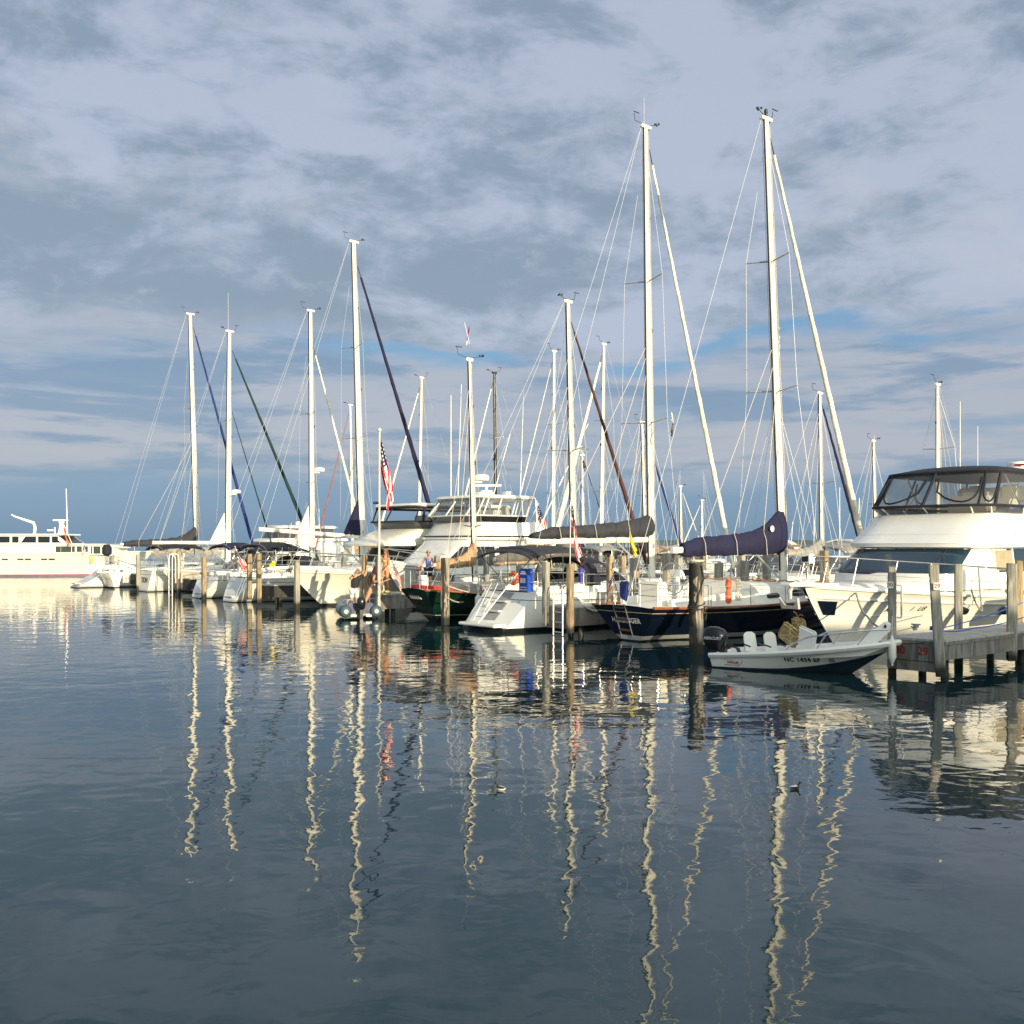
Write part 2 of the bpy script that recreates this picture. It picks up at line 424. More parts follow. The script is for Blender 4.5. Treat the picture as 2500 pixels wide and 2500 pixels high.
# ------------------------------------------------------------------ hulls
class Hull:
    def __init__(s, L, B, fb, tw=0.7, rt=0.0, rb=1.0, ws=0.86, wb=0.30, tm=0.45, bp=2.0, bq=0.85, fe=1.3, wst=None):
        s.L, s.B, s.fb, s.tw, s.rt, s.rb, s.ws, s.wb, s.tm, s.bp, s.bq, s.fe = L, B, fb, tw, rt, rb, ws, wb, tm, bp, bq, fe
        s.wst = wst; s.chine = None
    def half(s, t):
        if t < s.tm: return s.B / 2 * (s.tw + (1 - s.tw) * math.sin(math.pi / 2 * t / s.tm))
        u = (t - s.tm) / (1 - s.tm)
        return s.B / 2 * max(0.006, (1 - u ** s.bp)) ** s.bq
    def z(s, t):
        a, bb, c = s.fb; m = 0.45
        return a * (t - m) * (t - 1) / m + bb * t * (t - 1) / (m * (m - 1)) + c * t * (t - m) / (1 - m)
    def pt(s, t, u, side=1, off=0.0):
        hw = s.half(t); f = s.z(t); wl = s.ws + (s.wb - s.ws) * t ** 1.7
        uu = max(u, 0.0)
        if s.wst is not None and t < 0.38: k_ = t / 0.38; wl = s.wst + (wl - s.wst) * k_ * k_ * (3 - 2 * k_)
        y = hw * (wl + (1 - wl) * uu ** (0.65 + (s.fe - 0.65) * t)) if u <= 1 else hw
        x0 = s.rt * uu; x1 = s.L - s.rb * (1 - uu) ** 1.15
        z = u * f
        if u < 0:
            z = u; y *= (1 + u * 0.9); x1 = s.L - s.rb + u * 1.2
        return V((x0 + (x1 - x0) * t, (y + off) * side, z))
    def x_t(s, x): return max(0.0, min(1.0, (x - s.rt) / (s.L - s.rt)))
    def sheer(s, x, side=1, dz=0.0, inset=0.0):
        t = s.x_t(x); p = s.pt(t, 1.0, side); return V((p.x, p.y - side * min(inset, abs(p.y)), p.z + dz))
    def ts(s, n): return [0.5 - 0.5 * math.cos(math.pi * (0.12 + 0.88 * i / n)) if i else 0.0 for i in range(n)] + [1.0]
    def build(s, root, mats, boot=(0.06, 0.14), cove=None, n=22, keelline=True, name='hull'):
        """mats: bottom, boot stripe, topside, cove stripe"""
        b = MB(); ts = s.ts(n)
        us = [(-0.45, 0), (-0.2, 0), (boot[0], 0), (boot[1], 1), (max(0.20, boot[1] + .04), 2), (0.28, 2), (0.36, 2), (0.44, 2), (0.52, 2), (0.6, 2), (0.68, 2), (0.75, 2), (0.79, 2)]
        if cove and cove[0] < .5: us = [x for x in us if not cove[0] - .03 < x[0] < cove[1] + .03]
        if cove: us += [(cove[0], 2), (cove[1], 3), (0.96, 2), (1.0, 2)]
        else: us += [(0.92, 2), (1.0, 2)]
        us.sort(); mm = [k for (_, k) in us]
        rows = []
        for (u, k) in us:
            q_ = lambda t: u if (s.chine is None or u < boot[1] - 1e-6) else s.chine(t) + u * (1 - s.chine(t))
            rows.append([s.pt(t, q_(t), 1) for t in reversed(ts)] + [s.pt(t, q_(t), -1) for t in ts])
        b.loft(rows, False, False, closed=False, mats=lambda i, j: mm[i + 1])
        # transom
        hull = b
        for i in range(len(us) - 1):
            lo, hi = us[i][0], us[i + 1][0]
            a = [s.pt(0, lo, 1), s.pt(0, hi, 1)]; c = [s.pt(0, lo, -1), s.pt(0, hi, -1)]
            hull.add([a[0], c[0], c[1], a[1]], [(0, 1, 2, 3)], mm[i + 1])
        return b.build(name, mats, root, ang=50)
    def deck(s, root, m, camber=0.06, drop=0.015, n=22, name='deck'):
        b = MB(); rows = []
        for t in s.ts(n):
            e = s.pt(t, 1.0, 1); row = []
            for k in range(-4, 5):
                f = k / 4
                row.append(V((e.x, e.y * f * 0.995, e.z - drop + camber * (1 - f * f))))
            rows.append(row)
        b.grid(rows)
        return b.build(name, m, root, ang=50)
    def rail_pts(s, x0, x1, side, dz, inset=0.05, n=16):
        return [s.sheer(x0 + (x1 - x0) * i / n, side, dz, inset) for i in range(n + 1)]

def sheer_strip(h, root, m, r=0.03, dz=0.0, name='rub_rail', x0=None, n=40, oval=1.0, u=1.0):
    b = MB(); ts = [i / n for i in range(n + 1)]
    pts = [h.pt(t, u, -1, 0.006) + V((0, 0, dz)) for t in ts][::-1]; pts2 = [h.pt(t, u, 1, 0.006) + V((0, 0, dz)) for t in ts]
    b.tube(pts[::-1] + pts2[::-1][1:], r, 6, oval=oval)
    return b.build(name, m, root)

def trunk(root, m, x0, x1, wa, wf, za, zf, ha, hf, name='cabin_trunk', windows=(), wm=None, n=10, round_=0.75):
    """low cabin: lofted along x; windows: list of (x0, x1, u0, u1) on both sides"""
    def sec(k):
        x = x0 + (x1 - x0) * k; w = wa + (wf - wa) * k ** 1.4; h = ha + (hf - ha) * k ** 0.9; z = za + (zf - za) * k
        if k >= 0.999: w *= 0.7
        return [V((x, -w, z - 0.05)), V((x, -w * 0.93, z + h * 0.78)), V((x, -w * 0.82, z + h * 0.95)), V((x, -w * 0.45, z + h * 1.04)), V((x, 0, z + h * 1.07)),
                V((x, w * 0.45, z + h * 1.04)), V((x, w * 0.82, z + h * 0.95)), V((x, w * 0.93, z + h * 0.78)), V((x, w, z - 0.05))]
    b = MB(); b.loft([sec(i / n) for i in range(n + 1)], True, True, closed=False)
    o = b.build(name, m, root, ang=40)
    for (wa_, wb_, u0, u1) in windows:
        for sd in (-1, 1):
            wb2 = MB(); rows = []
            for i in range(7):
                k = (wa_ + (wb_ - wa_) * i / 6 - x0) / (x1 - x0); s_ = sec(k)
                a, c = (s_[0], s_[1]) if sd < 0 else (s_[8], s_[7])
                e = 0.5 + 0.5 * min(1, i * 1.5 + 0.2, (6 - i) * 1.5 + 0.2) if True else 1
                um = (u0 + u1) / 2; d = (u1 - u0) / 2 * min(1.0, e)
                pa = a.lerp(c, um - d); pc = a.lerp(c, um + d)
                rows.append([pa + V((0, sd * 0.008, 0)), pc + V((0, sd * 0.008, 0))])
            wb2.grid(rows)
            wb2.build('window', wm or GLASSK, o, thick=0.006)
    return o

def flag(name, label, top, hoist=0.9, fly=1.7, ang=-72, az=(1, 0), kind='us', group=None, staff=None, seed=1, thingy=True, cat='flag', parent=None):
    """a limp flag: hoist runs down from top, the fly droops; az: horizontal direction of the fly"""
    rr = random.Random(seed); top = V(top); nu, nw = 26, 26
    ax = V((az[0], az[1], 0)).normalized(); ay = V((-ax.y, ax.x, 0)); a = R(ang)
    ph = rr.uniform(0, 6)
    b = MB(); vs = []
    for j in range(nw + 1):
        for i in range(nu + 1):
            u, q_ = i / nu, j / nw
            aa = a * (1 - 0.25 * math.exp(-u * 5)) + 0.10 * math.sin(3 * u + ph)
            d = ax * math.cos(aa) + V((0, 0, math.sin(aa)))
            p = top - V((0, 0, q_ * hoist * (1 - 0.35 * u))) + d * (u * fly)
            fold = 0.09 * u ** 0.6 * math.sin(9 * q_ + 3.0 * u + ph) + 0.04 * math.sin(17 * q_ - 4 * u)
            p += ay * fold * hoist + ax * (0.07 * math.sin(11 * q_ + 2 * u + ph) * u ** 0.5 * hoist)
            vs.append(p)
    o_ = len(b.v); b.v += [tuple(p) for p in vs]
    for j in range(nw):
        for i in range(nu):
            k = j * (nu + 1) + i
            b.f.append([k, k + 1, k + nu + 2, k + nu + 1])
            if kind == 'us':
                if j < 14 and i < 11: mi = 1 if (i % 2 == 1 and j % 3 == 1) else 2
                else: mi = 0 if (j // 2) % 2 == 0 else 1
            elif kind == 'red': mi = 0 if (i < 20) else 1
            elif kind == 'half': mi = 1 if i < 11 else 0
            else: mi = 0
            b.mi.append(mi)
    mats = {'us': [FRED, FWHT, FBLU], 'red': [FRED, FWHT], 'yellow': [YEL, FWHT], 'half': [BLK, FWHT], 'orange': [ORG]}[kind]
    ob = b.build('cloth' if staff else name, mats, parent, ang=60)
    if not staff:
        if label: tag(ob, label, cat, group)
        return ob
    r = thing(name, label, cat, staff[0], group=group)
    s0, s1, rad = V(staff[0]), V(staff[1]), staff[2]
    st = MB(); st.tube([V((0, 0, 0)), s1 - s0], [rad, rad * 0.8], 8); st.ell(s1 - s0, rad * 1.8, 8, 6)
    st.build('staff', staff[3] if len(staff) > 3 else ALU, r)
    for p in ob.data.vertices: p.co -= s0
    ob.parent = r
    return r

# ------------------------------------------------------------------ sailboats
def masthead(root_mast, p, seed, lamp=False, ant=0.0):
    rr = random.Random(seed); b = MB()
    x, y, z = p; sx = rr.choice((-1, 1))
    b.tube([(x, y, z), (x - 0.45 * sx, y + 0.1, z + 0.12), (x - 0.5 * sx, y + 0.1, z + 0.36)], 0.012, 5)
    b.tube([(x - 0.62 * sx, y, z + 0.37), (x - 0.34 * sx, y, z + 0.37)], 0.018, 5)
    b.tube([(x, y, z), (x + 0.5 * sx, y - 0.1, z + 0.10)], 0.012, 5)
    for k in range(3):
        an = k * 2.1 + seed
        b.ell((x + 0.5 * sx + 0.08 * math.cos(an), y - 0.1 + 0.08 * math.sin(an), z + 0.13), 0.04, 6, 5)
    b.tube([(x + .5 * sx, y - .1, z + .08), (x + .5 * sx, y - .1, z + .2)], 0.012, 5)
    b.build('wind_instrument', RUB, root_mast)
    if lamp:
        b = MB(); b.lathe([(0.05, 0), (0.06, 0.02), (0.06, 0.12), (0.045, 0.13), (0.06, 0.15), (0.06, 0.25), (0.03, 0.28)], (x, y, z), 8)
        b.build('masthead_light', RUB, root_mast)
    if ant:
        b = MB(); b.tube([(x - .08, y, z), (x - .08, y, z + ant)], 0.010, 5); b.build('antenna', WIRE, root_mast)

def make_mast(root, xb, zb, xt, zt, r=0.12, m=MASTW, spreaders=((0.42, 1.0), (0.70, 0.8)), hull=None, chain_x=None, seed=1, wires=True, lamp=False, ant=0.0,
              jib=None, inner=None, back=None, radar=None, sweep=0.25, wr=0.008):
    base, top = V((xb, 0, zb)), V((xt, 0, zt))
    b = MB(); n = 10; rings = []
    for i, k in enumerate((0, 0.3, 0.6, 0.8, 1.0)):
        p = base.lerp(top, k); f = 1.0 - 0.38 * max(0, k - 0.35) / 0.65
        rings.append([p + V((math.cos(2 * math.pi * j / n) * r * 1.35 * f, math.sin(2 * math.pi * j / n) * r * f, 0)) for j in range(n)])
    b.loft(rings)
    mast = b.build('mast', m, root, ang=60)
    # sail track on the after side
    b = MB(); b.tube([base.lerp(top, 0.03) - V((r * 1.36, 0, 0)), base.lerp(top, 0.4) - V((r * 1.36, 0, 0)), top - V((r * 0.84, 0, 0))], 0.034, 5)
    b.build('sail_track', RUB, mast)
    b = MB(); b.box(top + V((0, 0, 0.03)), (r * 4.2, r * 1.3, 0.12)); b.build('masthead_crane', m, mast, bev=0.02)
    masthead(mast, tuple(top + V((0, 0, 0.08))), seed, lamp, ant)
    tips = []
    for (k, ln) in spreaders:
        p = base.lerp(top, k)
        for sd in (-1, 1):
            t = p + V((-sweep * ln, sd * ln, 0.06)); b = MB()
            b.tube([p + V((0, sd * r * .6, 0)), t], [0.035, 0.022], 6); b.ell(t, 0.035, 6, 5)
            b.build('spreader', MASTW if m is MASTK else ALU, mast); tips.append((sd, t, k))
    if wires:
        cx = xb - 0.35 if chain_x is None else chain_x
        for sd in (-1, 1):
            cp = hull.sheer(cx, sd, 0.0, 0.12) if hull else V((cx, sd * 1.3, zb))
            mine = [t for (s_, t, k) in tips if s_ == sd]
            b = MB(); b.tube([cp] + mine + [base.lerp(top, 0.97)], wr, 4); b.build('cap_shroud', WIRE, root)
            if mine:
                for dx in (0.35, -0.45):
                    b = MB(); b.tube([cp + V((dx, 0, 0)), base.lerp(top, spreaders[0][0] - 0.015)], wr, 4); b.build('lower_shroud', WIRE, root)
        if back:
            for q_ in back:
                b = MB(); b.tube([V(q_), top - V((r * 1.8, 0, 0))], wr, 4); b.build('backstay', WIRE, root)
    if wires:
        for dx, dy in ((.0, -r * 1.25), (r * .9, -r * 1.1), (-r * 1.0, r * 1.2)):
            b = MB(); b.tube([base + V((dx, dy, .4)), base.lerp(top, .985) + V((dx * .6, dy * .7, 0))], .009, 4); b.build('halyard', ROPE, mast)
        for k_, s_ in ((.07, .10), (.11, .08), (.36, .07), (.55, .09), (.80, .06)):
            p = base.lerp(top, k_); b = MB(); b.box(p + V((r * 1.2 if k_ > .3 else 0, -r * (.2 if k_ > .3 else 1.0), 0)), (s_, s_, s_ * 1.6)); b.build('mast_fitting', RUB if k_ > .2 else ALU, mast, bev=.01)
    for j in (jib, inner):
        if not j: continue
        k0, foot, rad, jm = j          # share of the mast where it starts, foot point, radius, material
        a = base.lerp(top, k0) + V((r * 1.5, 0, 0)); f = V(foot); d = f - a
        b = MB(); b.tube([a, a + d * 0.035], 0.02, 5); b.tube([f, f - d * 0.02], 0.03, 5)
        b.build('headsail_furler', RUB, root)
        b = MB(); pts = []; rs = []
        for i in range(40):
            kk = i / 39
            pts.append(a + d * (0.035 + kk * 0.945) + V((0, 0.008 * math.sin(i * 1.9), 0)))
            rs.append(rad * (0.42 + 0.58 * min(1, kk * 1.35)) * (1 + 0.06 * math.sin(i * 2.4)) * (1 if kk < 0.97 else 0.7))
        b.tube(pts, rs, 8); b.build('furled_headsail', jm, root, ang=60)
    if radar:
        p = base.lerp(top, radar) + V((r * 1.3, 0, 0)); b = MB()
        b.box(p + V((0.15, 0, -0.06)), (0.34, 0.1, 0.06)); b.lathe([(0.02, -0.02), (0.28, 0), (0.30, 0.06), (0.30, 0.16), (0.22, 0.22), (0.02, 0.23)], p + V((0.32, 0, 0)), 14)
        b.build('radar_dome', WHITE, mast)
    return mast

def make_boom(root, xm, x_end, z, m=MASTW, r=0.11, cover=None, ch=0.5, rise=0.0, zend=None, sag=0.05, bare_tip=0.0, seed=1, vang_z=None):
    zend = z if zend is None else zend
    b = MB(); L = xm - x_end; n = 10
    def P(k): return V((xm - L * k, 0, z + (zend - z) * k))
    b.loft([[P(k) + V((0, math.cos(2 * math.pi * j / n) * r * .75, math.sin(2 * math.pi * j / n) * r)) for j in range(n)] for k in (0.02, 0.5, 1.0)])
    boom = b.build('boom', m, root, ang=60)
    if vang_z is not None:
        b = MB(); b.tube([V((xm, 0, vang_z)), P(0.30)], 0.035, 6); b.build('boom_vang', ALU, root)
    b = MB(); b.tube([P(0.82) - V((0, 0, r)), V((P(0.82).x + 0.1, 0, z - 1.0))], 0.02, 5); b.build('mainsheet', ROPE, root)
    if cover:
        rr = random.Random(seed); b = MB(); rings = []; nn = 16; ns = 40
        for i in range(ns + 1):
            k = i / ns * (1 - bare_tip) - 0.02
            p = P(max(k, -0.012))
            h = ch * (1.15 - 0.5 * k) * (0.55 + 0.45 * min(1, (1 - k - bare_tip) * 6 + 0.1)) + rise * math.exp(-(max(k, 0) / 0.13) ** 1.15) + 0.008 * math.sin(k * 31 + seed)
            wd = 0.20 + 0.10 * (1 - k) + 0.02 * math.sin(k * 23)
            lo = -0.10 - sag * (1 + 0.12 * math.sin(k * 19 + seed))
            if i in (0, ns): h *= 0.9; wd *= 0.75
            ring = []
            for j in range(nn):
                a = 2 * math.pi * j / nn; cz, cy = math.sin(a), math.cos(a)
                zz_ = (lo + h) / 2 + (h - lo) / 2 * cz
                f = 1.0 - 0.55 * max(0, cz) ** 1.5
                fo = 1 + .05 * math.sin(k * 64 + 2.2 * a + seed) + .04 * math.sin(k * 37 - 1.3 * a)
                ring.append(p + V((rr.uniform(-.02, .02), cy * wd * f * fo * (1 + rr.uniform(-.05, .05)), zz_ + rr.uniform(-.022, .022) + .012 * math.sin(k * 52 + a * 2))))
            rings.append(ring)
        b.loft(rings); b.build('sail_cover', cover, boom, ang=70)
        for k in (.22, .5, .78):
            p = P(k); hh = ch * (1.15 - .5 * k); b = MB(); b.tube([p + V((0, -.34, -.12 - sag)), p + V((0, -.30, hh * .5)), p + V((.1, -.12, hh + .02)), V((xm - .05, 0, z + 6.5 + k))], .011, 4); b.build('lazy_jack', ROPE, boom)
    return boom

def rail(root, name, pts_list, r=0.014, m=STEEL, n=6):
    b = MB()
    for p in pts_list: b.tube(p, r, n)
    return b.build(name, m, root)

def lifelines(root, h, x0, x1, hgt=0.62, n=7, gates=()):
    for sd in (-1, 1):
        for i in range(n):
            x = x0 + (x1 - x0) * i / (n - 1)
            a = h.sheer(x, sd, 0, 0.07); b = MB(); b.tube([a, a + V((0, 0, hgt))], 0.013, 5); b.build('stanchion', STEEL, root)
        for dz in (hgt * 0.52, hgt - 0.01):
            b = MB(); b.tube(h.rail_pts(x0, x1, sd, dz, 0.07, 14), 0.007, 4); b.build('lifeline', WIRE, root)

def pulpit(root, h, x0, hgt=0.62, name='pulpit'):
    L = h.L
    a = [h.sheer(x0 + (L - x0) * k, 1, hgt, 0.06) for k in (0, 0.35, 0.7, 0.93)]
    c = [V((p.x, -p.y, p.z)) for p in reversed(a)]
    a2 = [p - V((0, 0, hgt * 0.5)) for p in a[:3]]; c2 = [V((p.x, -p.y, p.z)) for p in reversed(a2)]
    L_ = [a + c]
    for p in (a[0], a[2], c[1], c[-1]): L_.append([p, V((p.x - 0.05, p.y, p.z - hgt))])
    L_ += [a2, c2]
    return rail(root, name, L_, 0.015)

def pushpit(root, h, x1, hgt=0.65, x0=None, gap=0.35):
    x0 = (h.rt if h.rt > 0 else h.rt) + 0.12 if x0 is None else x0
    L_ = []
    for sd in (-1, 1):
        p0 = h.sheer(x1, sd, 0, 0.07); p1 = h.sheer(x0, sd, 0, 0.10); p2 = V((p1.x - 0.02, sd * gap, p1.z + 0.02))
        for dz in (hgt, hgt * 0.5): L_.append([p + V((0, 0, dz)) for p in (p0, p0.lerp(p1, .5), p1 + V((0.1, 0, 0)), p1.lerp(p2, 0.2), p2)])
        for p in (p0, p1, p2): L_.append([p, p + V((0, 0, hgt))])
    return rail(root, 'pushpit', L_, 0.015)

def bimini(root, m, x0, x1, w, z, zfoot, droop=0.16, name='bimini', frame=True, arch=0.14, fm=STEEL):
    b = MB(); rows = []
    for i in range(9):
        k = i / 8; x = x0 + (x1 - x0) * k; e = droop * (abs(2 * k - 1) ** 3)
        rows.append([V((x, w * f, z + arch * (1 - f * f) - e - 0.10 * abs(f) ** 6 - 0.015 * math.sin(k * 12.5) ** 2)) for f in (-1, -.85, -.6, -.3, 0, .3, .6, .85, 1)])
    b.grid(rows); o = b.build(name, m, root, thick=0.03, ang=60)
    if frame:
        L_ = []
        for x in (x0 + 0.05, (x0 + x1) / 2, x1 - 0.05): L_.append([V(((x0 + x1) / 2, -w, zfoot)), V((x, -w * 0.98, z - 0.1)), V((x, -w * .6, z + .02)), V((x, w * .6, z + .02)), V((x, w * 0.98, z - 0.1)), V(((x0 + x1) / 2, w, zfoot))])
        rail(o, 'frame', L_, 0.014, fm)
    return o

def dodger(root, m, x0, x1, w, z0, h):
    """spray hood: fabric top and quarters over clear panels, open end aft (x0)"""
    b = MB(); rows = []
    for i in range(8):
        k = i / 7; x = x0 + (x1 - x0) * k
        hh = h * (1.0 - max(0, k - 0.45) ** 1.6 * 1.75); ww = w * (1 - 0.18 * k)
        rows.append([V((x, math.cos(a) * ww * (1 if abs(math.sin(a)) < .9 else 1), z0 + max(0.02, hh) * abs(math.sin(a)) ** 0.55)) for a in [math.pi * j / 14 for j in range(15)]])
    b.loft(rows, False, False, closed=False, mats=lambda i, j: 1 if (i >= 4 and j not in (0, 1, 4, 9, 12, 13)) or (i in (2, 3) and j in (1, 2, 11, 12)) else 0)
    return b.build('spray_hood', [m, VINYL], root, thick=0.015, ang=60)

def wheel(root, x, z, r=0.5, y=0.0):
    b = MB(); n = 20
    b.tube([V((x, y + r * math.cos(2 * math.pi * i / n), z + r * math.sin(2 * math.pi * i / n))) for i in range(n + 1)], 0.018, 6)
    for i in range(6):
        a = math.pi * i / 3; b.tube([V((x, y, z)), V((x, y + r * math.cos(a), z + r * math.sin(a)))], 0.009, 5)
    o = b.build('steering_wheel', STEEL, root)
    b = MB(); b.box((x + 0.18, y, z - 0.35), (0.22, 0.24, 0.85), top=(0.7, 0.8)); b.box((x + 0.22, y, z + 0.16), (0.12, 0.4, 0.22))
    b.build('binnacle', WHITE, root, bev=0.03)
    return o

def coaming(root, m, x0, x1, w, z, h=0.28):
    for sd in (-1, 1):
        b = MB(); rings = []
        for i in range(6):
            k = i / 5; x = x0 + (x1 - x0) * k; hh = h * (0.65 + 0.5 * k)
            y0 = sd * w * (0.93 + 0.07 * k)
            rings.append([V((x, y0, z - 0.04)), V((x, y0 - sd * 0.03, z + hh)), V((x, y0 - sd * 0.18, z + hh)), V((x, y0 - sd * 0.22, z - 0.04))])
        b.loft(rings); b.build('cockpit_coaming', m, root, bev=0.02)

def ladder(root, p0, p1, side, rungs, m=STEEL, tread=None, r=0.014, wid=0.32, name='ladder'):
    p0, p1, side = V(p0), V(p1), V(side).normalized() * wid / 2
    b = MB(); b.tube([p0 + side, p1 + side], r, 6); b.tube([p0 - side, p1 - side], r, 6)
    if not tread:
        for i in range(rungs):
            c = p0.lerp(p1, (i + 0.5) / rungs); b.tube([c + side, c - side], r, 6)
        return b.build(name, m, root)
    o = b.build(name, m, root)
    for i in range(rungs):
        c = p0.lerp(p1, (i + 0.35) / rungs); b = MB(); b.tube([c + side * 1.05, c - side * 1.05], 0.04, 6, oval=0.5); b.build('tread', tread, o)
    return o

def fender(label, p, r=0.11, L=0.55, m=None, group='fenders'):
    b = MB(); b.lathe([(0.02, -0.1), (0.03, -0.04), (r * .6, 0), (r, 0.08), (r, L - 0.08), (r * .6, L), (0.03, L + 0.04), (0.02, L + 0.1)], (0, 0, 0), 12)
    b.tube([(0, 0, L + .08), (0, 0, L + .5)], 0.008, 4)
    o = b.build('fender', m or WHITE); o.location = p
    return tag(o, label, 'fender', group)

def boat_root(name, label, cat, s, v, flip=False, group=None):
    return thing(name, label, cat, dock(s, v), HD + (math.pi if flip else 0), group)

# ------------------------------------------------------------------ docks and piles
def finger(s0, s1, v0, v1, label, zt=0.90, number=None):
    if number: zt = 0.80
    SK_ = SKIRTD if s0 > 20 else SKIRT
    r = thing('finger_dock', label, 'dock', dock((s0 + s1) / 2, v0), HD, 'finger docks between the slips')
    W, L = abs(s1 - s0), v1 - v0
    b = MB(); n = int(L / 0.16)
    for i in range(n):
        x = (i + 0.5) * L / n
        b.box((x, 0, zt - 0.025 + rnd.uniform(-.003, .003)), (L / n - 0.012, W + rnd.uniform(.02, .06), 0.045))
    b.build('planking', PLANK, r)
    for sd in (-1, 1):
        b = MB(); b.box((L / 2, sd * (W / 2 - 0.03), zt - 0.05 - (0.19 if number else 0.27)), (L, 0.07, 0.38 if number else 0.54)); b.box((L / 2, sd * (W / 2 - 0.02), zt - 0.085), (L, 0.09, 0.06))
        b.build('fascia_board', SK_, r)
    b = MB(); b.box((0.0, 0, zt - 0.05 - 0.21), (0.07, W, 0.42)); b.box((0.02, 0, zt - 0.58), (0.16, W * 0.98, 0.20))
    e = b.build('end_board', SK_, r, bev=0.01)
    i = 0
    for x in [0.6 + 3.6 * k for k in range(int(L / 3.6))]:
        for y in ((-W * .3, W * .12) if x < 1 else (-W * .3, W * .35)):
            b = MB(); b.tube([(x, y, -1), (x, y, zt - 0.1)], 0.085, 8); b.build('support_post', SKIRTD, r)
    if number:
        for (tx, yy) in number:
            lettering(tx, 0.24, mat('red_stencil_paint', (0.32, 0.02, 0.035), 0.8), e, flat_fn((-0.04, yy, zt - 0.27), (0, -1, 0), (0, 0, 1)), bold=0.006)
    return r

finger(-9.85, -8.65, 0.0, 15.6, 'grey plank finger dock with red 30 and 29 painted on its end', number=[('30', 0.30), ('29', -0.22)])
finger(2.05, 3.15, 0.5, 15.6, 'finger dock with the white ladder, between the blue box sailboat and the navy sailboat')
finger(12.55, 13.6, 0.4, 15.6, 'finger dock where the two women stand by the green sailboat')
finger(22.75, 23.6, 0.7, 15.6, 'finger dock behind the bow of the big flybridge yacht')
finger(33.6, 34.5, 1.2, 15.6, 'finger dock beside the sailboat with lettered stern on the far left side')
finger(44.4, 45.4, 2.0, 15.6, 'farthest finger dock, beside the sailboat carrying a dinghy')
r = thing('main_walkway', 'long plank walkway across the heads of the slips behind the boats', 'dock', dock(-20, 15.7), HD + math.pi / 2)
b = MB()
for i in range(170): b.box((0.25 + i * 0.5, -1.0, 0.9), (0.48, 2.2, 0.05))
b.build('planking', PLANK, r)
b = MB(); b.box((42, 0.03, 0.68), (84, 0.07, 0.36)); b.build('fascia_board', SKIRT, r)

def pile(label, p, ztop, wdt=0.34, m=PILEG, zb=-1.2, lean=(0, 0), cap=None, rz=None, grp='mooring piles', rnd_=False):
    b = MB(); n = 4; rr = random.Random(int(p[0] * 977 + p[1] * 31))
    hw = wdt / 2; rings = []
    prof = [(1, -.82), (1, .82), (.82, 1), (-.82, 1), (-1, .82), (-1, -.82), (-.82, -1), (.82, -1)] if not rnd_ else [(math.cos(math.pi * k / 6), math.sin(math.pi * k / 6)) for k in range(12)]
    for k in range(9):
        q_ = k / 8; z = zb + (ztop - zb) * q_
        f = 1 + rr.uniform(-.02, .02)
        rings.append([V((x * hw * f + lean[0] * q_ + rr.uniform(-.006, .006), y * hw * f + lean[1] * q_, z + (rr.uniform(-.03, .01) if k in (0, 8) else 0))) for x, y in prof])
    b.loft(rings)
    o = b.build('mooring_pile', m, ang=40)
    o.location = (p[0], p[1], 0); o.rotation_euler.z = HD + 0.12 * rr.uniform(-1, 1) if rz is None else rz
    if cap:
        c = MB(); c.lathe([(hw * 1.1, 0), (hw * 1.1, 0.04), (hw * .4, 0.10), (0.02, 0.11)], (lean[0], lean[1], ztop), 10); c.build('pile_cap', cap, o)
    return tag(o, label, 'pile', grp)

def fp(px, v): s = s_at(px, v); return dock(s, v)
p = on_water(1700, 1595)
near_pile = pile('big black-stained pile with dark rope knots, left of the outboard motor', p, 2.33, 0.38, PILED, rnd_=True)
b = MB(); rows = []; rr = random.Random(12)
for i in range(26):
    z = .70 + 1.60 * i / 25; e0 = -176 + 10 * math.sin(i * 1.3) + rr.uniform(-6, 6); e1 = -106 + 13 * math.sin(i * .9 + 1) + rr.uniform(-7, 7) + (18 if i > 19 else 0) - (22 if i < 5 else 0)
    rows.append([V((.197 * math.cos(R(e0 + (e1 - e0) * j / 8) - near_pile.rotation_euler.z), .197 * math.sin(R(e0 + (e1 - e0) * j / 8) - near_pile.rotation_euler.z), z)) for j in range(9)])
b.grid(rows); b.build('tar_stain', mat('black_tar', (.012, .011, .010), .7), near_pile)
b = MB()
for k, z in enumerate((1.18, 1.24, 1.10)):
    b.tube([V((0.21 * math.cos(a), 0.21 * math.sin(a), z + 0.05 * math.sin(a + k))) for a in [2 * math.pi * i / 14 for i in range(15)]], 0.018, 5)
b.tube([(0.1, -.2, 2.25), (0.16, -.17, 1.9), (0.02, -.2, 1.5), (-.04, -.21, 1.2)], 0.02, 5)
b.tube([(0.20, -.06, 1.15), (0.24, -.1, 1.0), (0.22, -.1, .85)], 0.015, 5); b.tube([(0.12, -.19, 1.15), (0.14, -.22, .98), (0.15, -.2, .88)], 0.015, 5)
ob = b.build('mooring_rope', ROPEK); ob.location = (p.x, p.y, 0); tag(ob, 'black rope knotted round the big stained pile near the outboard', 'rope')
b = MB(); b.tube([V((0.17 * math.cos(a), 0.17 * math.sin(a), 2.36)) for a in [2 * math.pi * i / 14 for i in range(15)]], 0.03, 6)
ob = b.build('rope_coil', ROPE); ob.location = (p.x, p.y, 0); tag(ob, 'pale rope ring lying on top of the big stained pile', 'rope')

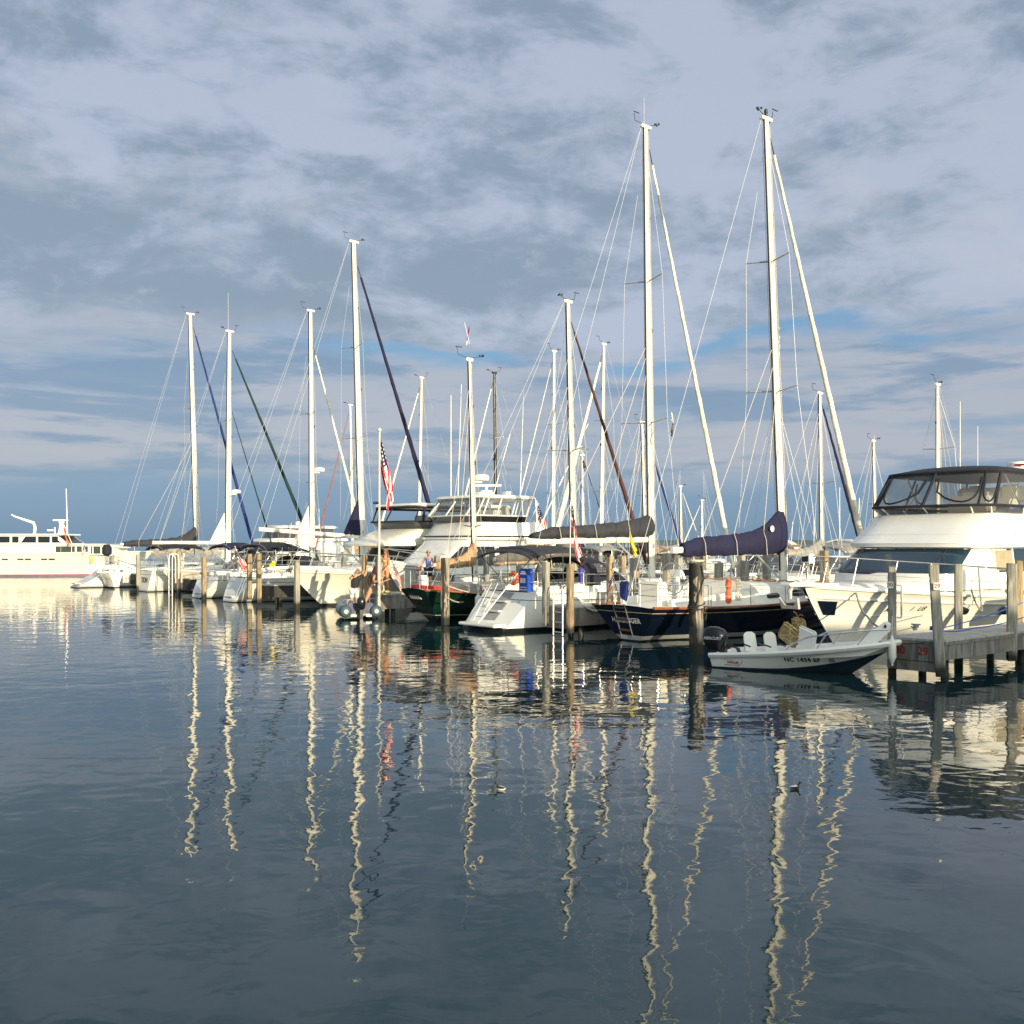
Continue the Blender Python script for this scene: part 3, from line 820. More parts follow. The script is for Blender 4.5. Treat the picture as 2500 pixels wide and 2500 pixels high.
PL = [  # px, v, top y, bottom z, material, width, label
    (1333, 0.42, 1372, 0.28, PILEG, 0.19, 'grey square pile left of the white swim ladder'),
    (1392, 0.42, 1375, 0.13, PILET, 0.18, 'pale pile carrying the drooping flag, beside the white swim ladder'),
    (1489, 3.2, 1359, 0.3, PILET, 0.18, 'yellowish pile right of the dark spray hood of the white sailboat'),
    (1548, 4.3, 1362, -1, PILEG, 0.24, 'grey pile behind the flag at the stern of the navy sailboat'),
    (1628, 5.9, 1350, -1, PILEG, 0.24, 'tall grey pile under the aft end of the navy sail cover'),
    (1755, 8.6, 1374, -1, PILEG, 0.25, 'short grey pile under the middle of the navy sail cover'),
    (1818, 10.0, 1368, -1, PILEG, 0.25, 'grey pile with a rope loop under the navy sail cover'),
    (1872, 11.4, 1350, -1, PILEG, 0.25, 'grey pile left of the mast with the navy sail cover'),
    (1187, 5.3, 1350, -1, PILEG, 0.19, 'grey pile behind the tan sail cover of the green sailboat'),
    (1267, 7.0, 1362, -1, PILEG, 0.19, 'grey pile under the tan main sail cover'),
    (1067, 3.4, 1357, -1, PILEG, 0.19, 'grey pile just right of the woman in the blue top'),
    (890, 0.35, 1355, -1, PILET, 0.17, 'tan pile with a black rope band behind the man in black'),
    (924, 0.30, 1355, -1, PILEG, 0.19, 'pale pile holding the tall steel flagpole'),
    (2178, 0.10, 1381, -1, PILEG, 0.165, 'grey pile with the small 30 plate at the dock corner'),
    (2340, 3.0, 1377, -1, PILEG, 0.175, 'sunlit-edged pile just right of the pile with the 29 plate'),
    (2470, 3.25, 1375, 0.16, PILEG, 0.20, 'thick grey pile at the right end where the blue rope passes'),
    (2488, 6.0, 1368, -1, PILET, 0.17, 'tan pile half hidden behind the thick pile on the right end'),
]
for (px, v, ty, zb, m, wd, lb) in PL:
    p = fp(px, v); pile(lb, p, z_at(ty, p.y), wd, m, zb, rz=-.3 if px > 2000 else None)
for (px, ty, s_, zb, lb) in ((609, 1352, 23.55, .23, 'left of the two tan piles in front of the light grey sailboat stern'), (632, 1351, 22.8, .12, 'right of the two tan piles in front of the light grey sailboat stern')):
    p = dock(s_, v_at(px, s_)); pile(lb, p, z_at(ty, p.y), 0.20, PILET, zb)
p29 = fp(2297, -0.12)
pile29 = pile('leaning grey pile with the 29 plate, sawn off above the water', p29, z_at(1378, p29.y), 0.19, PILEG, 0.07, lean=(-0.14, 0.02), rz=-.3)
for (px, py, ty, m, lb) in [
    (1087, 1527, 1362, PILED, 'bleached square pile at the stern of the green sailboat'),
    (725, 1487, 1372, PILEG, 'dark pile left of the stem of the big flybridge yacht'),
    (498, 1463, 1360, PILET, 'tan pile between the dark awnings and the pale rounded stern'),
    (337, 1443, 1354, PILEG, 'brown pile right of the lettered sailboat stern'),
    (421, 1448, 1348, PILEG, 'grey pile behind the small white ladder on the left'),
    (436, 1451, 1346, PILET, 'bright tan pile right of the small white ladder on the left'),
    (275, 1433, 1356, PILEG, 'dark low pile between the hung dinghy and the lettered stern')]:
    p = on_water(px, py); pile(lb, p, z_at(ty, p.y), 0.20 if m is not PILED else 0.23, m)
# plates and grab handle
def plate(txt, px, py, d, label):
    r = thing('number_plate', label, 'sign', at(px, py, d), -.3)
    b = MB(); b.box((0, 0, 0), (0.135, 0.012, 0.145)); b.build('plate', WHITE, r)
    lettering(txt, 0.115, mat('plate_red', (0.30, 0.02, 0.05), 0.6), r, flat_fn((0, -0.009, 0), (1, 0, 0), (0, 0, 1)), bold=0.002)
    return r
p30 = fp(2178, 0.10)
plate('30', 2173, 1428, p30.y - 0.125, 'small white plate reading 30 on the dock corner pile')
plate('29', 2288, 1431, p29.y - 0.135, 'small white plate reading 29 on the leaning pile')
b = MB(); c = V((0.09, -0.04, 1.55))
b.tube([c + V((0, 0, 0.35)), c + V((0.08, -.02, 0.35)), c + V((0.09, -.02, 0.3)), c + V((0.09, -.02, -0.3)), c + V((0.08, -.02, -.35)), c + V((0, 0, -.35))], 0.022, 6)
ob = b.build('grab_handle', ALU); ob.location = (p30.x, p30.y, 0); tag(ob, 'metal grab handle on the pile with the 30 plate', 'handle')

# swim ladders on the docks
def dock_ladder(label, p, ztop, zbot, rz, wid=0.42, m=ALU, hoop=True):
    r = thing('dock_ladder', label, 'ladder', p, rz, 'ladders on the docks')
    for sd in (-1, 1):
        b = MB(); y = sd * wid / 2
        pts = [(0, y, zbot), (0, y, ztop - 0.25)] + ([(0.05, y, ztop - 0.06), (0.16, y, ztop), (0.30, y, ztop - 0.06), (0.36, y, ztop - 0.3), (0.36, y, 0.88)] if hoop else [(0, y, ztop)])
        b.tube(pts, 0.026, 8); b.build('side_rail', m, r)
    n = 5
    for i in range(n):
        z = zbot + 0.1 + i * 0.30
        if z > 0.95: break
        b = MB(); b.tube([(0, -wid / 2, z), (0, wid / 2, z)], 0.022, 6); b.build('rung', m, r)
    return r
dock_ladder('white hooped swim ladder on the finger dock beside the navy sailboat', fp(1362, 0.33), 1.55, 0.02, HD)
dock_ladder('metal ladder at the dock end behind the inflatable boat', fp(910, 0.22), 1.45, 0.0, HD)
q_ = on_water(421, 1452); dock_ladder('small white hooped ladder on the left docks beside the bright tan pile', (q_.x, q_.y - .3, 0), 2.25, -0.1, HD, 0.5, WHITE)

# mooring lines
def line(name, label, pts, r=0.015, m=ROPE, sag=0.2, cat='rope'):
    b = MB(); out = []
    for a, c in zip(pts[:-1], pts[1:]):
        a, c = V(a), V(c)
        for i in range(12):
            k = i / 12; out.append(a.lerp(c, k) - V((0, 0, sag * 4 * k * (1 - k))))
    out.append(V(pts[-1])); b.tube(out, r, 5)
    return tag(b.build(name, m), label, cat)
line('mooring_line', 'blue line from the blue knot on the dock to the right edge', [dock(-9.3, .9, .95), dock(-9.3, 4.9, 1.38)], 0.013, ROPEB, 0.05)
line('mooring_line', 'lower blue line along the dock edge on the right', [dock(-9.3, .8, .95), dock(-9.7, 1.6, .95), dock(-9.6, 4.9, 1.15)], 0.013, ROPEB, 0.06)
b = MB(); rr = random.Random(3); b.tube([V((rr.uniform(-.12, .12), rr.uniform(-.12, .12), rr.uniform(0, .12))) for i in range(16)], 0.025, 5)
ob = b.build('rope_knot', ROPEB); ob.location = dock(-9.35, .75, .92); tag(ob, 'bundled blue rope knot on the grey dock planks', 'rope')
def cleat(label, p, rope=True):
    r = thing('dock_cleat', label, 'cleat', p, HD, 'cleats on the docks')
    b = MB(); b.box((0, 0, 0.03), (0.10, 0.06, 0.06)); b.tube([(-.16, 0, .09), (-.06, 0, .07), (.06, 0, .07), (.16, 0, .09)], 0.018, 6); b.build('horn', ALU, r, bev=.005)
    if rope:
        b = MB(); rr = random.Random(5); b.tube([V((0.16 * math.sin(i * 2.3), 0.06 * math.cos(i * 1.7), 0.05 + 0.012 * i)) for i in range(9)], 0.016, 5); b.build('rope_turns', CGREY, r)
cleat('rope-wrapped cleat on the dock between the 30 and 29 piles', dock(-8.85, .75, .9))
line('mooring_line', 'grey line hanging from the bow of the white motor yacht to the dock', [dock(-6.1, 2.8, 1.55), dock(-6.9, 2.0, 1.05), dock(-8.5, .35, .95)], 0.025, CGREY, 0.12)
line('mooring_line', 'white line drooping from the bleached pile along the green hull', [on_water(1087, 1527) + V((0.1, -.12, .95)), dock(9.2, 2.0, .75), dock(8.8, 3.6, .95)], 0.024, ROPE, 0.12)
line('mooring_line', 'white line from the bleached pile up to the cabin of the green sailboat', [on_water(1087, 1527) + V((0.12, -.1, 1.35)), dock(8.7, 3.2, 1.02)], 0.024, ROPE, 0.15)
line('mooring_line', 'dark line from the stained pile to the deck of the navy sailboat', [on_water(1700, 1595) + V((0.2, -.1, 1.2)), dock(-1.9, 5.6, 1.02)], 0.014, ROPEK, 0.08)
line('mooring_line', 'grey rope bundle hanging by the finger dock end', [dock(2.0, 1.0, .9), dock(1.95, 2.0, .86), dock(1.9, 4.5, 1.1)], 0.025, ROPE, 0.14)
line('bow_line', 'thin dark line from the skiff bow to the dock end', [dock(-8.75, -.55, .72), dock(-9.5, -.02, .72)], 0.011, ROPEK, 0.03)

# ------------------------------------------------------------------ navy sailboat
def sail_common(root, h, x0, x1):
    lifelines(root, h, x0, x1)
r = boat_root('sailboat', 'navy blue sailboat with teak rail, navy sail cover and HARBINGER on its stern', 'sailboat', 0.0, 0.95)
h = Hull(12.6, 3.9, (1.0, 0.98, 1.38), tw=0.62, rt=-0.35, rb=1.9, ws=0.80, wb=0.25, wst=0.20)
h.build(r, [BLACKH, GREYST, NAVY, mat('gold_cove', (0.55, 0.45, 0.2), 0.4)], boot=(0.04, 0.17), cove=(0.84, 0.86))
h.deck(r, DECKW); sheer_strip(h, r, TEAK, 0.045, 0.01, 'toe_rail'); 
tr = trunk(r, WHITE, 4.0, 9.6, 1.35, 0.75, 1.0, 1.12, 0.62, 0.30, windows=[(4.6, 5.3, .3, .62), (6.0, 7.5, .3, .8), (7.8, 8.7, .3, .78)])
b = MB()
for sd in (-1, 1): b.tube([(4.2 + .35 * i, sd * (1.1 - .03 * i), 1.68 - .018 * i + (.05 if i % 2 else 0)) for i in range(14)], 0.018, 5)
b.build('handrail', TEAK, tr)
coaming(r, WHITE, 0.6, 4.0, 1.15, 0.98, 0.34)
b = MB(); b.box((0.75, -.15, 1.32), (0.42, 0.9, 0.74), top=(.9, .95)); b.build('helm_seat', CREAM, r, bev=.05)
wheel(r, 1.75, 1.75, 0.48)
b = MB(); b.box((2.9, 0.55, 1.52), (.5, .45, .3)); b.box((3.0, 0.5, 1.9), (.10, .7, .28)); b.box((2.75, 0.5, 1.62), (.25, .7, .06), rot=Matrix.Rotation(-.5, 3, 'Y')); b.build('instrument_pod', WHITE, r, bev=.03)
b = MB(); b.box((2.94, 0.5, 1.9), (.01, .56, .18)); b.box((2.63, 0.5, 1.66), (.2, .56, .01), rot=Matrix.Rotation(-.5, 3, 'Y')); b.build('instrument_screen', GLASSK, r)
pushpit(r, h, 1.6, x0=-0.12, gap=.5); pulpit(r, h, 10.9); lifelines(r, h, 1.7, 10.8)
xm = v_at(1906, 0) - .8; xt = v_at(1863, 0) - .8; Yt = dock(0, xt + .8).y
make_mast(r, xm, 1.45, xt, z_at(290, Yt), 0.125, MASTW, ((0.42, 1.0), (0.70, 0.85)), h, xm - .3, 3, lamp=True, back=[(-.2, 0, 1.0)], jib=(0.965, (12.4, 0, 1.5), 0.105, CWHITE))
bx = v_at(1632, 0) - .8
make_boom(r, xm - .14, bx, 2.66, MASTW, 0.10, CNAVY, 0.50, 0.85, zend=2.60, sag=0.10, bare_tip=0.06, seed=4, vang_z=1.6)
b = MB(); b.lathe([(0.10, -.005), (0.10, .005)], (xm - .95, -.26, 3.28), 20, rot=Matrix.Rotation(math.pi / 2, 3, 'X')); b.build('round_emblem', WHITE, r)
def tr_fn(h, yoff, u, off=0.012, sc=1.0):
    def f(x, y):
        a = h.pt(0, u + y / h.fb[0], 1); n_ = V((-1, 0, 0.0))
        return V((a.x - off, yoff - x, a.z))
    return f
lettering('HARBINGER', 0.205, FWHT, r, tr_fn(h, -0.02, 0.60), bold=0.004, spacing=1.02)
b = MB()
o = ladder(r, (-0.41, 0.10, 1.08), (-0.04, 0.10, 0.10), (0, 1, 0), 3, tread=mat('dark_teak', (0.07, 0.035, 0.02), 0.6), r=0.017, wid=0.46, name='stern_ladder')
# gear on the navy sailboat
hp = lambda x, y, z: dock(-y * -1 if False else 0 + y, 0.8 + x, z)   # local (x forward, y port) -> world
b = MB(); b.prism([(-.02, -.10, -.34), (-.02, .17, -.22), (-.02, .19, .26), (-.02, -.19, .26)], (.10, 0, 0)); ob = b.build('life_raft_cover', CROYAL, bev=.04); ob.location = hp(-0.02, .12, 1.46); ob.rotation_euler.z = HD
tag(ob, 'royal blue cover strapped on the stern rail of the navy sailboat', 'cover')
b = MB(); b.lathe([(.04, 0), (.09, .05), (.10, .3), (.06, .4), (.10, .52), (.08, .68), (.03, .72)], n=10); ob = b.build('horseshoe_float', ORG); ob.location = hp(2.6, -1.55, 1.05)
tag(ob, 'orange red float hanging on the side lifeline of the navy sailboat', 'float')
b = MB(); b.lathe([(.05, 0), (.10, .1), (.12, .5), (.07, .65)], n=10); ob = b.build('fender', mat('orange_fender', (.6, .08, .03), .6)); ob.location = dock(3.35, 4.55, 1.35); ob.rotation_euler = (.15, .1, 0)
tag(ob, 'orange strap float hanging beside the white fender behind the navy stern', 'float')
flag('flag', 'small striped flag on the stern staff of the navy sailboat', hp(-.05, .52, 1.95), .42, .7, -62, (-.75, -.66), 'us', staff=(hp(.25, .5, 1.0), hp(-.12, .52, 2.05), .014, TEAK), seed=3)
b = MB(); rr = random.Random(9)
for k in range(7): b.tube([V((.06 * math.sin(i + k), .03 * k - .09 + .02 * math.sin(i * 2), 1.75 - .09 * i)) for i in range(8)], .012, 4)
ob = b.build('rope_coil', ROPE); ob.location = hp(3.1, -1.5, 0); tag(ob, 'pale coiled rope hanging by the orange float on the navy sailboat', 'rope')

# ------------------------------------------------------------------ white sailboat with open stern
r = boat_root('sailboat', 'white sailboat with open scoop stern, charcoal awning and blue box on its rail', 'sailboat', 5.5, -0.25)
h = Hull(13.0, 3.9, (1.22, 1.18, 1.42), tw=0.68, rt=1.15, rb=1.3, ws=0.80, wb=0.22)
h.build(r, [BLACKH, BLACKH, WHITE, mat('dark_cove', (.08, .08, .08), .4)], boot=(0.03, 0.10), cove=(0.80, 0.82))
h.deck(r, WHITE); sheer_strip(h, r, GREYW, 0.025, 0.01, 'toe_rail')
# stern: swim step, side cheeks, inner steps; recess shade put into flat grey panels
b = MB(); b.box((0.12, 0, 0.20), (0.75, 1.9, 0.10)); b.build('swim_platform', WHITE, r, bev=.03)
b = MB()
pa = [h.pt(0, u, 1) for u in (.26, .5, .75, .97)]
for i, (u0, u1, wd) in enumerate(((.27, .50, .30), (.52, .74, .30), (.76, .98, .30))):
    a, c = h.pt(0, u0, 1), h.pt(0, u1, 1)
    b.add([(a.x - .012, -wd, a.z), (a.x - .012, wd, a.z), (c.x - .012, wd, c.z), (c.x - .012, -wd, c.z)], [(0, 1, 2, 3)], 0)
b.build('recess_shade', mat('shaded_step_grey', (.30, .30, .30), .6), r)
for u in (.5, .75):
    c = h.pt(0, u, 1); b = MB(); b.box((c.x - .03, 0, c.z), (.22, .60, .05)); b.build('stern_step', GREYW, r, bev=.01)
for sd, rr_ in ((1, .62), (1, .85)):
    c = h.pt(0, .66 if rr_ < .7 else .7, 1); b = MB(); b.box((c.x - .02, rr_, c.z), (.03, .16, .26), rot=Matrix.Rotation(.75, 3, 'Y')); b.build('transom_locker', GREYW if rr_ > .7 else CREAM, r, bev=.01)
for yy in (-.62, -.84):
    c = h.pt(0, .78, 1); b = MB(); b.lathe([(.07, -.02), (.07, .02), (.04, .03)], (c.x - .02, yy, c.z), 12, rot=Matrix.Rotation(-.8, 3, 'Y')); b.build('shower_hatch', ALU, r)
ladder(r, (0.0, .28, .28), (.75, .28, 1.5), (0, 1, 0), 4, wid=.34, name='stern_ladder')
b = MB(); b.tube([(-.1, .05, .25), (1.35, -.35, 1.95)], .02, 6); b.build('stern_pole', WHITE, r)
tr = trunk(r, WHITE, 4.6, 9.8, 1.3, 0.7, 1.18, 1.25, 0.42, 0.22, windows=[(5.0, 6.4, .3, .75), (6.9, 8.3, .3, .72)])
coaming(r, WHITE, 1.4, 4.6, 1.3, 1.2, 0.30)
for x in (6.3, 4.9):
    p = h.pt(h.x_t(x), .62, -1); b = MB(); b.box((p.x, p.y - .0, p.z), (.75, .02, .16)); b.build('hull_window', GLASSK, r, bev=.005)
wheel(r, 2.4, 1.95, .55); 
bimini(r, CBLK, 0.85, 3.6, 1.45, 2.62, 1.35, droop=.22, fm=RUB)
dodger(r, CBLUEK, 3.35, 5.5, 1.35, 1.40, .95)
pushpit(r, h, 3.0, x0=1.3, gap=.62); pulpit(r, h, 11.4); lifelines(r, h, 3.1, 11.3)
S = 5.5; v0 = -.25
xm = v_at(1591, S) - v0; xt = v_at(1576, S) - v0; Yt = dock(S, xt + v0).y
make_mast(r, xm, 1.55, xt, z_at(312, Yt), 0.12, MASTW, ((0.345, 1.15), (0.66, 0.95)), h, xm - .3, 5, ant=1.0, back=[(1.2, .8, 1.3), (1.2, -.8, 1.3)], jib=(0.955, (12.7, 0, 1.5), 0.095, CWHITE), inner=None)
make_boom(r, xm - .14, v_at(1283, S) - v0, 2.95, MASTW, 0.11, CBLK, 0.62, 0.22, zend=2.86, sag=-0.19, bare_tip=0.02, seed=2, vang_z=1.7)
b = MB(); b.box((0, 0, 0), (.28, .46, .80)); ob = b.build('blue_box', BLU, bev=.03)
ob.location = dock(5.5 - .62, 1.1, 1.58); ob.rotation_euler.z = HD
lb = ob; tag(ob, 'bright blue life sling box on the stern rail of the white scoop sailboat', 'box')
b = MB()
for yy in (-.07, .07): b.box((-.145, yy, .02), (.008, .11, .16))
for i, wd in enumerate((.30, .20, .30, .34)): b.box((-.145, -.01, (.24, .3, -.2, -.28)[i]), (.008, wd, .03))
b.build('printed_label', FWHT, lb)
b = MB(); b.lathe([(.03, 0), (.09, .04), (.09, .5), (.03, .56)], n=10); ob = b.build('fender', mat('purple_blue_fender', (.05, .05, .35), .6)); ob.location = dock(4.3, 3.0, 1.45); tag(ob, 'purple blue fender on the side lifeline of the white scoop sailboat', 'fender', 'fenders')
b = MB(); b.tube([V((0, .20 * math.cos(a), .18 * math.sin(a))) for a in [0.6 + i * .33 for i in range(16)]], .06, 8); ob = b.build('horseshoe_buoy', ORG); ob.location = dock(6.1, 1.55, 1.62); ob.rotation_euler.z = HD; tag(ob, 'orange horseshoe buoy on the stern rail of the white scoop sailboat', 'buoy')
fender('white fender hanging over the finger dock behind the navy stern', dock(3.3, 4.3, 1.2), .14, .6)
pf = fp(1393, .42)
flag('flag', 'drooping striped flag on a thin staff above the pale pile', (pf.x + .02, pf.y, z_at(1228, pf.y)), .75, 1.45, -76, (.9, -.4), 'us', staff=((pf.x - .02, pf.y - .02, z_at(1376, pf.y)), (pf.x, pf.y, z_at(1222, pf.y)), .018), seed=11, group='striped flags')
line('boom_flag_halyard', 'thin line holding the yellow flag by the charcoal sail cover', [dock(4.3, 5.2, 1.3), dock(4.6, 5.6, 3.35)], .006, WIRE, 0)
flag('flag', 'yellow and white burgee hanging beside the charcoal sail cover', dock(4.6, 5.6, 3.3), .42, .75, -78, (.9, -.4), 'yellow', seed=6)
flag('flag', 'small black and white burgee hanging below the spreader of the tall mast', dock(4.2, 7.3, 7.55), .3, .75, -84, (.9, -.4), 'half', seed=8)

# ------------------------------------------------------------------ green ketch
S, v0 = 9.7, 0.75
r = boat_root('sailboat', 'dark green two-masted sailboat with tan sail covers and wooden rail', 'sailboat', S, v0)
h = Hull(11.6, 3.2, (1.18, 0.92, 1.32), tw=0.50, rt=-0.9, rb=1.7, ws=0.74, wb=0.25, wst=.25)
h.build(r, [BLACKH, BLACKH, GREEN, mat('white_cove', (.6, .6, .55), .4)], boot=(0.04, 0.10), cove=(0.20, 0.22))
h.deck(r, mat('buff_deck', (.55, .45, .33), .7)); sheer_strip(h, r, TEAK, 0.045, 0.0, 'cap_rail')
def tr2(x, y):
    a = h.pt(0, .72 + y / h.fb[0], 1); return V((a.x - .015, .1 - x, a.z))
lettering('Monica', 0.24, FWHT, r, tr2, shear=.35) if False else None
b = MB()
for k in range(5): b.tube([tr2(-.32 + .13 * k, -.02), tr2(-.30 + .13 * k, .1), tr2(-.24 + .13 * k, .03), tr2(-.20 + .13 * k, -.03)], .012, 4)
b.build('script_name', FWHT, r)
tr = trunk(r, CREAM, 4.3, 9.0, 1.1, 0.6, .95, 1.1, 0.45, 0.25, windows=[(4.8, 5.3, .3, .75), (5.7, 6.2, .3, .75), (6.6, 7.1, .3, .75)])
b = MB(); b.box((2.2, 0, 1.15), (3.2, 2.3, .36)); b.build('cockpit_coaming', mat('cockpit_grey', (.36, .35, .33), .6), r, bev=.05)
pushpit(r, h, 1.2, x0=-.75, gap=.3); pulpit(r, h, 9.9); lifelines(r, h, 1.3, 9.8, n=6)
b = MB(); b.tube([(-.7, -.35, 1.26), (-.3, -.65, 1.24), (.3, -.85, 1.20)], .07, 6); b.build('rail_bag', RED, r)
b = MB(); b.lathe([(.17, 0), (.20, .06), (.20, .36), (.13, .43)], n=12); ob = b.build('ring_buoy_canister', WHITE); ob.location = at(1033, 1433, 37.2); tag(ob, 'white ring canister on the stern rail of the green sailboat', 'canister')
b = MB(); b.box((0, 0, .05), (.34, .62, .10)); ob = b.build('folded_mat', RED, bev=.02); ob.location = dock(S + .35, v0 - .4, 1.2); ob.rotation_euler.z = HD; tag(ob, 'red folded cloth lying on the stern of the green sailboat', 'cloth')
r2 = thing('flower_pot', 'tan pot of red flowers by the stern of the green sailboat', 'flower pot', dock(12.75, 2.2, .92))
b = MB(); b.lathe([(.10, 0), (.16, .34), (.17, .36), (.14, .36)], n=14); b.build('pot', mat('clay_pot', (.42, .30, .22), .8), r2)
for k in range(30):
    b = MB() if k == 0 else b
    a, e = rnd.uniform(0, 6.28), rnd.uniform(.02, .24)
    c = V((e * math.cos(a), e * math.sin(a), .42 + rnd.uniform(0, .22))); b.add([c + V((rnd.uniform(-.07, .07), rnd.uniform(-.07, .07), rnd.uniform(-.05, .05))) for _ in range(4)], [(0, 1, 2, 3)], 0 if k % 3 else 1)
tag(b.build('blooms', [RED, mat('leaf_green', (.05, .10, .03), .7)], r2), kind=None)
r2.location.z = 1.25
xz = v_at(1160, S) - v0; xzt = v_at(1146, S) - v0; Yt = dock(S, xzt + v0).y
make_mast(r, xz, 1.15, xzt, z_at(880, Yt), 0.075, MASTW, ((.27, .55),), h, xz - .2, 7, radar=.475, sweep=.1)
make_boom(r, xz - .1, v_at(1058, S) - v0, 2.15, MASTW, 0.06, CTAN, 0.20, 0.55, zend=2.02, sag=0.08, bare_tip=0.04, seed=7)
xm = v_at(1403, S) - v0; xt = v_at(1386, S) - v0; Yt = dock(S, xt + v0).y
make_mast(r, xm, 1.5, xt, z_at(738, Yt), 0.105, MASTW, ((.46, 1.15),), h, xm - .25, 8, jib=(.93, (11.3, 0, 1.45), .09, CMAROON), back=[(.2, .5, 1.1), (.2, -.5, 1.1)])
make_boom(r, xm - .12, v_at(1205, S) - v0, 2.3, MASTW, 0.08, canvas('pale_tan_canvas', (.50, .38, .28)), 0.30, 0.3, zend=2.2, sag=0.14, seed=9)
flag('flag', 'red pennant streaming from the top of the mast with the radar dome', dock(S, xzt + v0, z_at(835, Yt)), .18, .62, -62, (-.1, .2), 'red', staff=(dock(S, xzt + v0, z_at(876, Yt)), dock(S, xzt + v0, z_at(828, Yt)) + V((-.18, 0, 0)), .010), seed=4)
flag('flag', 'striped flag on the slanting staff at the green sailboat stern', at(961, 1380, 36.6), .38, .75, -64, (.9, -.3), 'us', staff=(at(986, 1432, 36.9), at(957, 1371, 36.6), .016, TEAK), seed=14, group='striped flags')

# ------------------------------------------------------------------ sailboats on the left
def stern_boat(label, S, v0, L, B, fb, hullm, pxb, pxt, pyt, r_m, spr, jib, boom_px, zb, cover, opts):
    r = boat_root('sailboat', label, 'sailboat', S, v0)
    h = Hull(L, B, fb, tw=.66, rt=opts.get('rt', .9), rb=1.3, ws=.84, wb=.22, wst=opts.get('wst', .34))
    h.build(r, [BLACKH, opts.get('boot', GREYST), hullm, mat('dark_cove', (.08, .08, .08), .4)], boot=(.03, .10), cove=(.82, .84))
    h.deck(r, DECKW); sheer_strip(h, r, GREYW, .025, .01, 'toe_rail')
    if opts.get('scoop', 1):
        b = MB(); b.box((.22, 0, .26), (.4, B * .22, .07)); b.build('swim_platform', GREYW, r, bev=.03)
        b = MB(); a, c = h.pt(0, .3, 1), h.pt(0, .95, 1); ww = B * .15
        b.add([(a.x - .02, -ww, a.z), (a.x - .02, ww, a.z), (c.x - .02, ww, c.z), (c.x - .02, -ww, c.z)], [(0, 1, 2, 3)]); b.build('transom_panel', GREYW, r)
        ladder(r, (a.x - .06, -ww * 1.3, a.z), (c.x - .06, -ww * 1.3, c.z + .4), (0, 1, 0), 5, wid=.3, name='stern_ladder')
    trunk(r, WHITE, 4.4, L * .75, B * .33, B * .18, fb[1], fb[1] + .08, .42, .22, windows=[(4.9, 6.2, .3, .75), (6.7, 7.9, .3, .72)])
    coaming(r, WHITE, 1.2, 4.4, B * .33, fb[1], .3)
    wheel(r, 2.2, fb[0] + .75, .5)
    pushpit(r, h, 2.4, x0=max(.15, h.rt + .15), gap=.4); pulpit(r, h, L - 1.7); lifelines(r, h, 2.5, L - 1.8, n=6)
    for (x0, x1, z, m) in opts.get('bim', ()): bimini(r, m, x0, x1, B * .33, z, fb[0] + .1, fm=STEEL)
    if 'dod' in opts: dodger(r, opts['dod'], 3.2, 5.1, B * .35, fb[1] + .2, .85)
    xm = v_at(pxb, S) - v0; xt = v_at(pxt, S) - v0; Yt = dock(S, xt + v0).y
    j = None
    if jib: j = (jib[0], (jib[1], 0, fb[2] + .1), jib[2], jib[3])
    inn = None
    if 'inner' in opts: inn = (opts['inner'][0], (opts['inner'][1], 0, fb[2] + .1), .05, opts['inner'][2])
    m_ = make_mast(r, xm, fb[1] + .4, xt, z_at(pyt, Yt), r_m, MASTW, spr, h, xm - .3, int(S), jib=j, inner=inn, ant=opts.get('ant', 0), back=[(h.rt + .1, .6, fb[0]), (h.rt + .1, -.6, fb[0])], radar=opts.get('radar'))
    make_boom(r, xm - .14, v_at(boom_px, S) - v0, zb, MASTW, .11 if not cover else .09, cover, .38, opts.get('rise', .5), zend=zb + opts.get('dz', 0), sag=opts.get('sag', .05), bare_tip=opts.get('bare', .03), seed=int(S), vang_z=fb[1] + .6)
    if 'wedge' in opts:
        b = MB(); x = xm - .2; zt = opts['wedge']; b.loft([[V((x, -.1, zb + .1)), V((x - .95, -.08, zb + .12)), V((x - .05, -.03, zt))], [V((x, .1, zb + .1)), V((x - .95, .08, zb + .12)), V((x - .05, .03, zt))]])
        b.build('stowed_sail', opts['wedge_m'], r)
    if 'arch' in opts: pass
    return r, h
r, h = stern_boat('white sailboat with tall mast and navy headsail behind the flybridge yacht bow', 25.9, 0.0, 13.2, 4.1, (1.15, 1.15, 1.4), WHITE, 886, 863, 592, .135, ((.40, 1.3), (.68, 1.1)),
                  (.93, 12.9, .13, CNAVY), 632, 3.15, None, dict(rt=.75, dod=CBLUEK, bim=[(1.2, 3.2, 2.75, CBLUEK)], wedge=5.2, wedge_m=CNAVY, dz=.35))
r, h = stern_boat('white sailboat with plain white sail wedge under the mast with a small radar', 30.3, .2, 12.2, 3.9, (1.12, 1.1, 1.35), WHITE, 763, 758, 760, .115, ((.33, 1.0), (.60, .9)),
                  (.86, 10.4, .085, CWHITE), 652, 2.75, None, dict(rt=.7, radar=.375, bim=[(1.2, 3.0, 2.72, CNAVY)], wedge=4.9, wedge_m=CWHITE))
r, h = stern_boat('pale sailboat with lettered flat stern and green furled headsail', 39.3, .6, 12.0, 3.7, (1.2, 1.05, 1.35), CREAM, 557, 560, 810, .13, ((.29, 1.0), (.62, .9)),
                  (.92, 11.6, .12, CDGREEN), 372, 2.85, None, dict(rt=.15, scoop=0, wst=.6, ant=2.3, inner=(.66, 8.6, CDGREEN), radar=.31, bim=[(.6, 3.3, 2.65, CBLUEK)], wedge=4.7, wedge_m=CWHITE))
lettering('TION', .42, INK, r, lambda x, y: V((h.pt(0, .55 + y / h.fb[0], 1).x - .015, -.15 - x, h.pt(0, .55 + y / h.fb[0], 1).z)), bold=.01)
